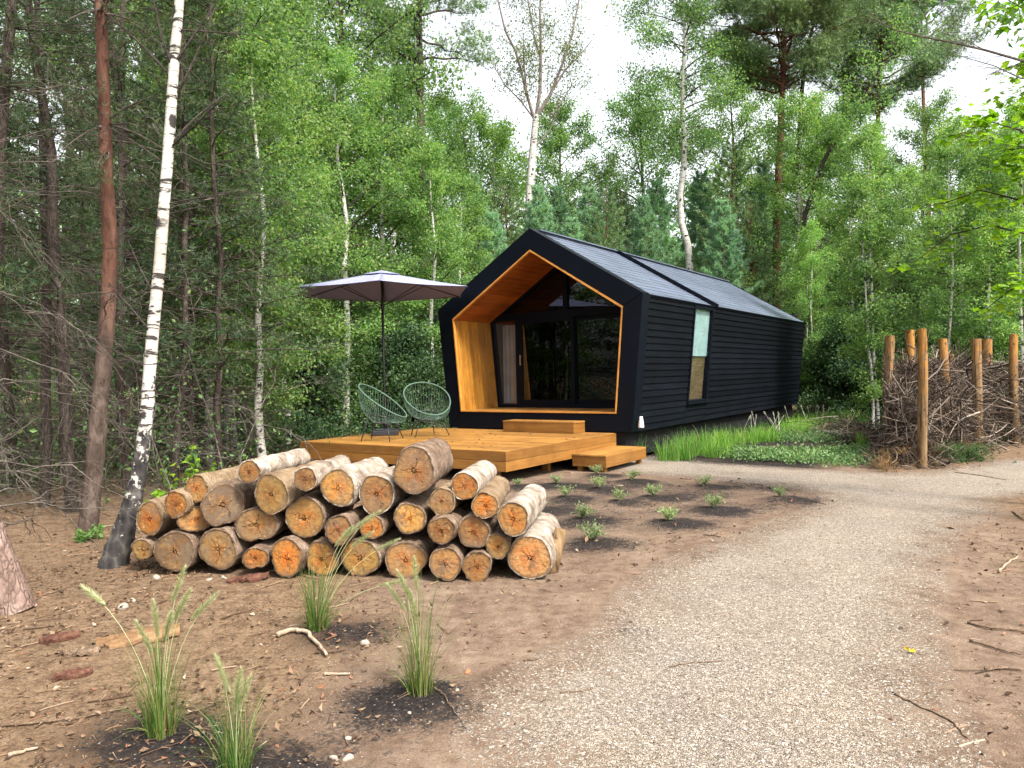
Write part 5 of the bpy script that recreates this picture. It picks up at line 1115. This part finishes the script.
# ---- broadleaf and birch stock
tree_from('bl0',lambda: broadleaf(21,11,.11,.20,2.3,40,25000,.078,.20,sig=.15),M_BIRCH,L_BIRCH,'birch_tree')
tree_from('bl1',lambda: broadleaf(22,9.5,.09,.17,2.0,38,22000,.078,.18,sig=.14),M_BIRCH,L_BIRCH,'birch_tree')
tree_from('bl2',lambda: broadleaf(23,13,.15,.10,3.0,46,29000,.095,.12,sig=.19),M_PINEG,L_BROAD,'broadleaf_tree')
tree_from('bl3',lambda: broadleaf(24,14,.16,.15,3.3,48,30000,.098,.12,sig=.20),M_PINEG,L_BROAD,'broadleaf_tree')
tree_from('sp0',lambda: broadleaf(25,6.5,.035,.12,1.15,26,12000,.06,.2,sig=.12,seg=6),M_BIRCH,L_BIRCH,'birch_sapling')
tree_from('sp1',lambda: broadleaf(26,7.5,.04,.22,1.25,26,12000,.06,.2,sig=.12,seg=6,lean=(.04,0)),M_BIRCH,L_BIRCH,'birch_sapling')
tree_from('py0',lambda: pine_young(31,11,.11,2.5,10,.38,.20,.024,.06,44),M_PINEB,L_PINEB,'young_pine')
tree_from('py3',lambda: pine_young(34,10.5,.12,2.9,8,.50,.20,.022,.10,34),M_PINEB,L_PINE,'young_pine')
tree_from('py1',lambda: pine_young(32,9.5,.10,2.2,10,.36,.20,.024,.06,44),M_PINEB,L_PINEB,'young_pine')
tree_from('py2',lambda: pine_young(33,7,.09,2.4,10,.32,.17,.026,.05,38),M_PINEG,L_PINE,'dark_conifer')
tree_from('sh0',lambda: broadleaf(41,2.6,.03,.05,1.5,30,14000,.085,.1,sig=.20,prof=lambda q:1-.5*q),M_DBR,L_DARK,'understory_shrub')
tree_from('sh1',lambda: broadleaf(42,2.0,.03,.05,1.3,26,10000,.08,.1,sig=.18,prof=lambda q:1-.5*q),M_DBR,L_BROAD,'understory_shrub')
GB='leafy trees at the back of the clearing'
BLT=[('bl1',212,14.2,.95,'bright leafy birch reaching low behind the middle of the white birch stem and the logs'),('bl0',255,17.5,.95,'bright leafy birch second behind the left end of the deck'),('bl2',352,26,1.38,'tallest green tree left of the tall straight pine, its crown closing the sky'),('bl0',395,30,1.5,'high airy birch crown just left of the tall straight pine'),('bl0',448,37,1.35,'airy tree between the tall straight pine and the open sky'),('bl0',232,15.5,1.0,'bright leafy birch standing close behind the left end of the deck, left of the parasol'),('bl1',285,18.5,1.05,'bright leafy birch filling the gap between thicket and parasol'),('bl1',262,13.2,.78,'small bright birch right of the slanting trunk, leaves hanging over the log stack side'),
('bl2',300,24,1.05,'dense green broadleaf tree high above the left side of the parasol'),('bl0',345,22,1.0,'leafy birch whose crown spreads directly over the parasol'),('bl0',383,24.5,1.05,'slim white stemmed birch rising straight above the parasol pole'),('bl1',432,23.5,.92,'light green birch with a pale thin stem between parasol and cabin'),
('bl1',462,26,.9,'light green birch peeping over the left eave of the cabin'),('bl3',235,27,1.1,'broad dark green tree behind the bright birches on the left'),('bl2',405,33,1.0,'green broadleaf tree behind the tall bare pine trunk'),('bl3',470,39,1.1,'broadleaf tree on the skyline left of the bare birch'),
('bl2',562,40,1.22,'broadleaf tree on the skyline right of the bare birch'),('bl3',605,43,0.95,'low broadleaf tree on the skyline below the open sky'),('bl2',648,41,1.3,'broadleaf tree on the skyline left of the pale crooked birch'),('bl3',735,42,1.25,'broadleaf tree on the skyline between the crooked birch and the round pine'),
('bl2',825,38,1.1,'green broadleaf tree behind the right end of the cabin roof'),('bl0',800,29,1.1,'light green birch just behind the far right end of the cabin'),('bl0',858,27,1.0,'light green birch behind the meadow bed, left of the twin stems'),('bl1',905,26,0.9,'light green birch behind the brushwood posts'),
('bl3',930,36,0.98,'tall broadleaf tree on the skyline above the brushwood'),('bl2',1000,31,0.85,'broadleaf tree at the right picture edge behind the brushwood'),('bl0',968,23,0.82,'light green birch with a white stem behind the right part of the brushwood'),('bl1',1035,21,0.92,'leafy birch cut by the right picture edge'),('bl3',330,38,1.1,'tall dark broadleaf tree far behind the parasol'),
('bl2',160,25,1.15,'broadleaf tree glimpsed between the reddish pine and the birch'),('bl3',70,28,1.2,'broadleaf tree glimpsed through the thicket at the far left'),('bl1',500,36,1.45,'light birch on the skyline behind the cabin ridge'),('bl3',785,46,1.1,'tall broadleaf tree far behind the round crowned pine'),('bl3',1060,36,0.9,'tall broadleaf tree beyond the right picture edge')]
for i,(k,px,D,s,l) in enumerate(BLT): plant(k,px,D,l,'tree',s,i*1.7,GB)
GY='young blue green pines behind the cabin'
PY=[('py0',540,28.5,.80,'blue green young pine nearest the cabin ridge'),('py1',575,28,.78,'blue green young pine low behind the front slope of the roof'),('py3',612,28,.82,'blue green young pine behind the roof joint'),('py0',645,28.5,.76,'blue green young pine left of the kinked birch foot'),('py1',725,28.5,.85,'blue green young pine right of the kinked birch foot'),('py3',755,29,.78,'blue green young pine behind the far third of the roof'),('py0',495,28,.70,'blue green young pine behind the left roof slope'),('py0',478,33,0.95,'blue green young pine left of the bare birch trunk'),('py3',512,31,0.92,'blue green young pine in front of the bare birch trunk, over the cabin ridge'),('py0',558,32,0.88,'blue green young pine right of the bare birch trunk'),('py1',592,30,0.95,'low blue green young pine over the front part of the roof'),('py3',626,32,0.9,'blue green young pine over the middle of the roof'),
('py1',660,31,1.0,'blue green young pine touching the crooked birch from the left'),('py0',706,33,0.95,'blue green young pine touching the crooked birch from the right'),('py3',738,30.5,1.05,'blue green young pine over the rear part of the roof'),('py0',765,34,1.0,'young pine below the round crowned pine'),('py1',450,29,0.7,'small young pine beside the left eave of the cabin'),
('py2',845,27.5,.85,'dark conifer in the shade right of the cabin rear corner'),('py2',905,24.5,.75,'dark conifer behind the two left orange posts'),('py2',960,25,.85,'dark conifer behind the middle of the brushwood'),('py2',1010,22,.8,'dark conifer behind the right end of the brushwood'),('py3',820,33,0.75,'blue green young pine behind the cabin rear corner')]
for i,(k,px,D,s,l) in enumerate(PY): plant(k,px,D,l,'pine',s,i*2.1,GY)
GS='thin birch saplings on the right'
SPL=[('sp0',806,25.5,.9,'thin stemmed sapling just right of the cabin rear corner'),('sp1',818,24.5,.85,'second thin stemmed sapling right of the cabin rear corner, its stem bare low down'),('sp0',872,19.5,1.0,'left one of a pair of white saplings left of the orange posts'),('sp1',877,19.8,1.05,'right one of a pair of white saplings left of the orange posts'),('sp1',942,18.8,.95,'white sapling forking out between the leaning post and the middle post'),('sp0',985,18.5,1.05,'white sapling rising behind the short looking pale post'),('sp1',1022,17.5,1.0,'sapling at the right picture edge behind the brushwood')]
for i,(k,px,D,s,l) in enumerate(SPL): plant(k,px,D,l,'sapling',s,i*1.1+.4,GS)
GU='dark shrubs along the forest edge'
r_=np.random.default_rng(61)
SHR=[('sh0',312,21.5,'dark shrub under the trees left of the parasol pole'),('sh1',352,22.5,'green shrub under the trees just left of the parasol pole'),('sh0',410,22.5,'dark shrub under the trees between parasol pole and cabin'),('sh0',268,19,'dark shrub behind the left corner of the deck'),('sh0',834,24.5,'dark shrub right of the cabin rear corner'),('sh0',858,23.5,'dark shrub left of the white sapling pair'),('sh1',880,24,'shrub behind the white sapling pair'),('sh0',925,22,'dark shrub behind the tallest post'),('sh0',965,21.5,'dark shrub behind the middle post'),('sh0',1005,20.5,'dark shrub behind the right end of the brushwood'),('sh0',440,25,'dark shrub by the left wall of the cabin'),('sh1',225,17,'green shrub behind the log stack, right of the slanting trunk'),('sh0',335,25.5,'dark shrub in deep shade behind the deck'),('sh0',385,26,'dark shrub in deep shade straight behind the parasol pole'),('sh0',240,23,'dark shrub deep in the wood left of the deck')]
for i,(k,px,D,l) in enumerate(SHR): plant(k,px,D,l,'shrub',r_.uniform(.9,1.25),r_.uniform(0,6),GU)

def tangle(seed,h):
    r=np.random.default_rng(seed); W=G(); Lf=G(); B=G(); C=[]
    for i in range(5): P=limb(r,np.array([.3*r.standard_normal(),.3*r.standard_normal(),-.05]),r.uniform(0,6.28),r.uniform(.9,1.4),h*r.uniform(.6,1.1),.0,8,.2); tube(W,P,np.linspace(.014,.004,8),4); C.append(P)
    for i in range(46):
        P=C[r.integers(0,5)]; deadtwig(B,r,interp(P,r.uniform(.05,.95)),r.uniform(0,6.28),r.uniform(-.4,.7),r.uniform(.5,1.3),.005,2,r.uniform(.1,.5))
    P=np.concatenate(C); P=P[r.integers(0,len(P),900)]+r.standard_normal((900,3))*[.45,.45,.35]; P[:,2]=np.abs(P[:,2]); leaves(Lf,P,.055,r,.3,.3); return W,Lf,B
for k,(s,h) in enumerate(((71,2.4),(72,1.8),(73,3.0))): tree_from('th_t%d'%k,lambda s=s,h=h: tangle(s,h),M_BRANCH,L_BROAD,'twiggy_bush')
r_=np.random.default_rng(66)
for i in range(17):
    D=r_.uniform(10.2,19); plant('th_t%d'%(i%3),r_.uniform(-40,255-(D<13)*60),D,'bare twiggy bush tangled between the thin trunks of the left thicket','bush',r_.uniform(.8,1.3),r_.uniform(0,6),'twiggy bushes in the left thicket')
# ---- characterful single trees
def tall(pts,D,wid): 
    P=pxtrunk(pts,D); return P
def pine420():
    P=pxtrunk([(424,395),(424,300),(422,200),(420,100),(419,20),(418,-60),(416,-150),(415,-260)],29); W,Lf=pine_tall(51,1,.20,.46,3.4,40,P,9,.20,.022,34); 
    return W,Lf
p0=at(424,400,29); custom('pine_tree','tall straight grey brown pine trunk rising out of the frame above the parasol',pine420,M_PINEG,L_PINE,None,(p0[0],29,0))
def pine783():
    P=pxtrunk([(776,392),(777,300),(777,220),(779,160),(782,100),(784,50),(785,0),(786,-60),(787,-120)],31); return pine_tall(52,1,.19,.52,3.1,96,P,9,.20,.024,56)
p0=at(776,400,31); custom('pine_tree','tall pine with a red trunk and a dense round dark crown against the sky',pine783,M_PINEB,L_PINE,None,(p0[0],31,0))
def pine_right(): 
    P=pxtrunk([(880,395),(879,300),(879,200),(878,120),(880,60),(884,5)],34); return pine_tall(53,1,.17,.62,2.5,50,P,9,.20,.022,50)
p0=at(880,400,34); custom('pine_tree','pine with a compact yellowish green crown on the skyline, right of the round dark crown',pine_right,M_PINEB,L_PINE,None,(p0[0],34,0))
def pine_edge(): 
    P=pxtrunk([(935,395),(932,300),(928,200),(924,120),(922,60),(921,0)],40); return pine_tall(54,1,.17,.72,2.6,24,P,9,.20,.022,36)
p0=at(935,400,40); custom('pine_tree','small dark pine top on the skyline below the long overhanging bare branch',pine_edge,M_PINEB,L_PINE,None,(p0[0],40,0))
def bare_birch():
    r=np.random.default_rng(55); D=32; W=G(); Lf=G(); B=G(); P=pxtrunk([(527,392),(527,300),(528,240),(530,190),(533,150),(536,115)],D); tube(W,P,np.array([.22,.20,.19,.18,.16,.13]),10,False,.03,r); C=[]
    for pts,b in (([(536,118),(540,90),(541,50),(540,10),(542,-40)],.10),([(536,118),(550,95),(562,65),(572,35),(580,-5),(586,-40)],.08),([(535,122),(527,95),(521,70),(515,50),(505,30),(498,0),(492,-30)],.075),([(527,95),(524,65),(523,35)],.05),([(550,95),(565,70),(580,55),(592,40)],.045),([(541,60),(534,35),(528,0),(520,-30)],.05),([(533,150),(550,130),(560,105),(572,85)],.04),([(535,120),(520,100),(505,85),(490,60)],.04)):
        Q=np.array([at(x,y,D+.02*(i*(x%7-3))) for i,(x,y) in enumerate(pts)]); tube(B,Q,np.linspace(b,b*.35,len(Q)),6)
        for k in range(11):
            E=deadtwig(B,r,interp(Q,r.uniform(.25,1)),r.uniform(0,6.28),r.uniform(.2,1.2),r.uniform(.5,1.5),.014,1,.25); C+=E
    C=np.repeat(np.array(C),13,0); C=C+.24*r.standard_normal(C.shape); C=C[r.random(len(C))<.8]; leaves(Lf,C,.085,r,.6); return W,Lf,B
p0=at(527,400,32); custom('birch_tree','almost leafless grey birch with forked upright limbs against the white sky',bare_birch,M_BIRCH,L_BARE,bark_mat('pinkish_limb',[(.10,.075,.07),(.20,.16,.15),(.30,.26,.24)],.5,8,.3),(p0[0],32,0))
def crooked():
    D=29.5; P=pxtrunk([(689,392),(690,330),(690,272),(688,245),(681,222),(680,195),(684,165),(684,135),(682,118),(683,80),(685,40),(684,0),(686,-50),(686,-110)],D); W,Lf,Bx=broadleaf(56,1,.165,.50,2.2,40,26000,.085,.25,trunkpts=P,sig=.22,el=(.2,.8),prof=lambda q:.55+.6*math.sin(PI*q)); return W,Lf,Bx
p0=at(689,400,29.5); custom('birch_tree','pale crooked birch stem kinked behind the cabin roof, thin leafy crown above',crooked,M_BIRCH,L_BROAD,None,(p0[0],29.5,0))
def weeping(): 
    D=33; P=pxtrunk([(800,395),(800,300),(800,220),(799,160),(801,100),(806,50),(818,10),(830,-40),(838,-90)],D); W,Lf,Bx=broadleaf(57,1,.15,.45,2.8,30,7000,.085,.75,trunkpts=P,sig=.22,el=(.3,.8)); return W,Lf,Bx
p0=at(800,400,33); custom('birch_tree','dark stemmed birch with drooping airy sprays close beside the round crowned pine',weeping,M_DBR,L_BIRCH,None,(p0[0],33,0))
def leaner():
    D=27.5; P=pxtrunk([(790,395),(796,300),(805,215),(822,165),(835,140),(852,118),(872,85),(890,55),(905,15)],D); W,Lf,Bx=broadleaf(58,1,.10,.5,1.5,16,2600,.085,.4,trunkpts=P,sig=.25); return W,Lf,Bx
p0=at(790,400,27.5); custom('birch_tree','thin dark tree leaning to the right across the sky right of the round crowned pine',leaner,M_DBR,L_BIRCH,None,(p0[0],27.5,0))
def maple():
    r=np.random.default_rng(59); D=8.2; W=G(); Lf=G(); P=pxtrunk([(1075,495),(1072,420),(1068,340),(1065,250),(1064,160),(1068,60),(1070,-60),(1072,-200)],D); tube(W,P,np.linspace(.06,.02,8),10); C=[]
    B=G()
    for pts in ([(1066,265),(1030,235),(990,225),(950,235),(915,262)],[(1066,240),(1020,200),(980,190),(940,205)],[(1064,200),(1040,170),(1010,165)],[(1066,290),(1040,275),(1010,290),(985,310)],[(1064,180),(1020,130),(985,120),(955,140)],[(1068,60),(1050,30),(1025,10),(1000,-5)],[(1068,80),(1045,60),(1022,62)],[(1064,150),(1035,145),(1005,150)],[(1064,170),(1045,110),(1020,95)]):
        e=r.uniform(-.7,.7); Q=np.array([at(x,y,D+e*i/3) for i,(x,y) in enumerate(pts)]); tube(B,Q,np.linspace(.014,.004,len(Q)),5)
        for k in range(12):
            f=r.uniform(.35,1); b=interp(Q,f); S=limb(r,b,r.uniform(0,6.28),r.uniform(-.2,.4),r.uniform(.12,.38),-.2,4); tube(B,S,np.linspace(.004,.002,4),3); n=10; C.append(np.array([interp(S,z) for z in r.uniform(.3,1,n)])+.05*r.standard_normal((n,3)))
    C=np.concatenate(C); n=len(C)
    # five lobed leaves
    d=rdirs(r,n); d[:,2]=d[:,2]*.4-.35; d=unit(d); s=unit(np.cross(d,rdirs(r,n)*[.35,.35,0]+[0,0,1.])); L=.10*r.uniform(.6,1.2,(n,1))
    out=[(0,0),(.18,.10),(.42,.12),(.30,.30),(.62,.42),(.60,.20),(1.0,0),(.60,-.20),(.62,-.42),(.30,-.30),(.42,-.12),(.18,-.10)]
    V=np.stack([C]+[C+d*L*(a-.0)+s*L*b*1.25 for a,b in out],1); m_=len(out); t=np.array([(0,1+j,1+(j+1)%m_) for j in range(m_)])
    Lf.add(V.reshape(-1,3),t=(t[None]+(m_+1)*np.arange(n)[:,None,None]).reshape(-1,3)); return W,Lf,B
p0=at(1075,495,8.2); custom('maple_tree','young tree at the right edge with big lime green lobed leaves hanging into the picture',maple,M_BRANCH,L_MAPLE,M_DBR,(p0[0],8.2,0))
def overhang():
    r=np.random.default_rng(60); D=7.0; W=G(); Lf=G(); B=G(); P=pxtrunk([(1150,525),(1145,400),(1135,250),(1120,120),(1105,20),(1100,-120)],D); tube(W,P,np.linspace(.10,.05,6),10)
    for pts,b in (([(1114,85),(1060,70),(1020,60),(985,50),(955,43),(920,36),(895,30),(880,22),(868,12)],.014),([(1117,95),(1060,85),(1020,78),(995,66),(960,56)],.009),([(1105,20),(1060,0),(1010,-10),(960,-6),(905,2)],.008),([(985,50),(965,40),(940,33)],.004),([(1030,62),(1000,70),(985,76)],.005)):
        Q=np.array([at(x,y,D+.05*i) for i,(x,y) in enumerate(pts)]); tube(B,Q,np.linspace(b,b*.35,len(Q)),5)
        for k in range(9): deadtwig(B,r,interp(Q,r.uniform(.3,1)),r.uniform(0,6.28),r.uniform(-.4,.4),r.uniform(.12,.4),.003,1,.15)
    C=[]
    for (x,y) in ((903,4),(910,2),(925,4),(968,8),(985,25),(990,12),(1000,10),(1010,20),(1018,8),(945,-2),(1022,15),(1020,30)): C.append(at(x,y,D)+.05*r.standard_normal((9,3)))
    leaves(Lf,np.concatenate(C),.075,r,.9,.2); return W,Lf,B
p0=at(1150,525,7.0); custom('oak_tree','tree outside the right edge whose long bare branch reaches into the top right corner',overhang,M_BRANCH,L_BROAD,M_BRANCH,(p0[0],7.0,0))

# ---- small bright saplings by the logs
def bright(seed,h,n,sp,size):
    r=np.random.default_rng(seed); W=G(); Lf=G(); C=[]
    for i in range(n):
        P=limb(r,np.zeros(3)+[.04*r.standard_normal(),.04*r.standard_normal(),-.02],r.uniform(0,6.28),r.uniform(.9,1.45),h*r.uniform(.5,1.05),-.08*sp,6,.15); tube(W,P,np.linspace(.006,.002,6),4); C.append(np.array([interp(P,f) for f in r.uniform(.35,1,22)])+.045*h*r.standard_normal((22,3)))
    leaves(Lf,np.concatenate(C),size,r,.4,.36); return W,Lf
for (px,py,h,n,sp,sz,lb,mt) in ((184,500,.85,5,.5,.085,'bright yellow green sapling standing between the birch base and the log stack',L_MAPLE),(163,520,.5,8,1.5,.08,'low bright green plant behind the left end of the log stack',L_MAPLE),(278,452,.9,9,1.5,.06,'bluish green shrub at the left end of the deck',L_BIRCH),(252,462,.55,8,2.,.055,'low green shrub between the log stack and the deck shrub',L_BIRCH),(85,542,.22,8,3.,.05,'tiny green plant at the foot of the reddish pine',L_BIRCH),(405,432,.7,6,1.2,.06,'small dark leafed plant behind the green chairs',L_BROAD)):
    p=ground(px,py); W,Lf=bright(int(px),h,n,sp,sz); t=thing('leafy_sapling',lb,'plant',(p[0],p[1],0)); W.build('stem',M_DBR,t,True); Lf.build('foliage',mt,t)

# ---- the far wood, one mass closing the gaps between the trunks
rng=np.random.default_rng(99); g=G(); n=80000; th=rng.uniform(-1.05,1.05,n); R_=rng.uniform(46,64,n); top=11.5+2.2*np.sin(th*9)+1.6*np.sin(th*23+1)+1.0*np.sin(th*51); z=rng.random(n)**.85*top; k=(z<top*.8)|(rng.random(n)<.5)
P=np.stack([R_*np.sin(th),R_*np.cos(th),z],1)[k]; leaves(g,P,.40,rng,.2,.36); 
for k in range(150):
    t=rng.uniform(-1,1); q=rng.uniform(44,60); tube(g,[(q*math.sin(t),q*math.cos(t),-.3),(q*math.sin(t)+.3*rng.standard_normal(),q*math.cos(t),10)],[.16,.05],5)
tag(g.build('far_woods',leaf_mat('far_foliage',[(.075,.165,.07),(.13,.24,.09),(.19,.31,.115)],.5,.6)),'distant green woods closing the view between the nearer trees','woods',kind='stuff')
# forest floor cover, low green under the trees
g=G(); P=[]
for k in range(700):
    D=rng.uniform(15,27); px=rng.uniform(-80,450) if rng.random()<.7 else rng.uniform(820,1060); x=at(px,400,D)[0]; n=34; P.append(rng.standard_normal((n,3))*[.28,.28,.10]+[x,D,.12])
P=np.concatenate(P); P[:,2]=np.abs(P[:,2]); leaves(g,P,.07,rng,-.3,.3); tag(g.build('undergrowth',L_DARK),'low dark undergrowth on the shaded forest floor','undergrowth',kind='stuff')
for k,(t,used) in PROTO.items():
    if not used: 
        for c in list(t.children): bpy.data.objects.remove(c)
        bpy.data.objects.remove(t)
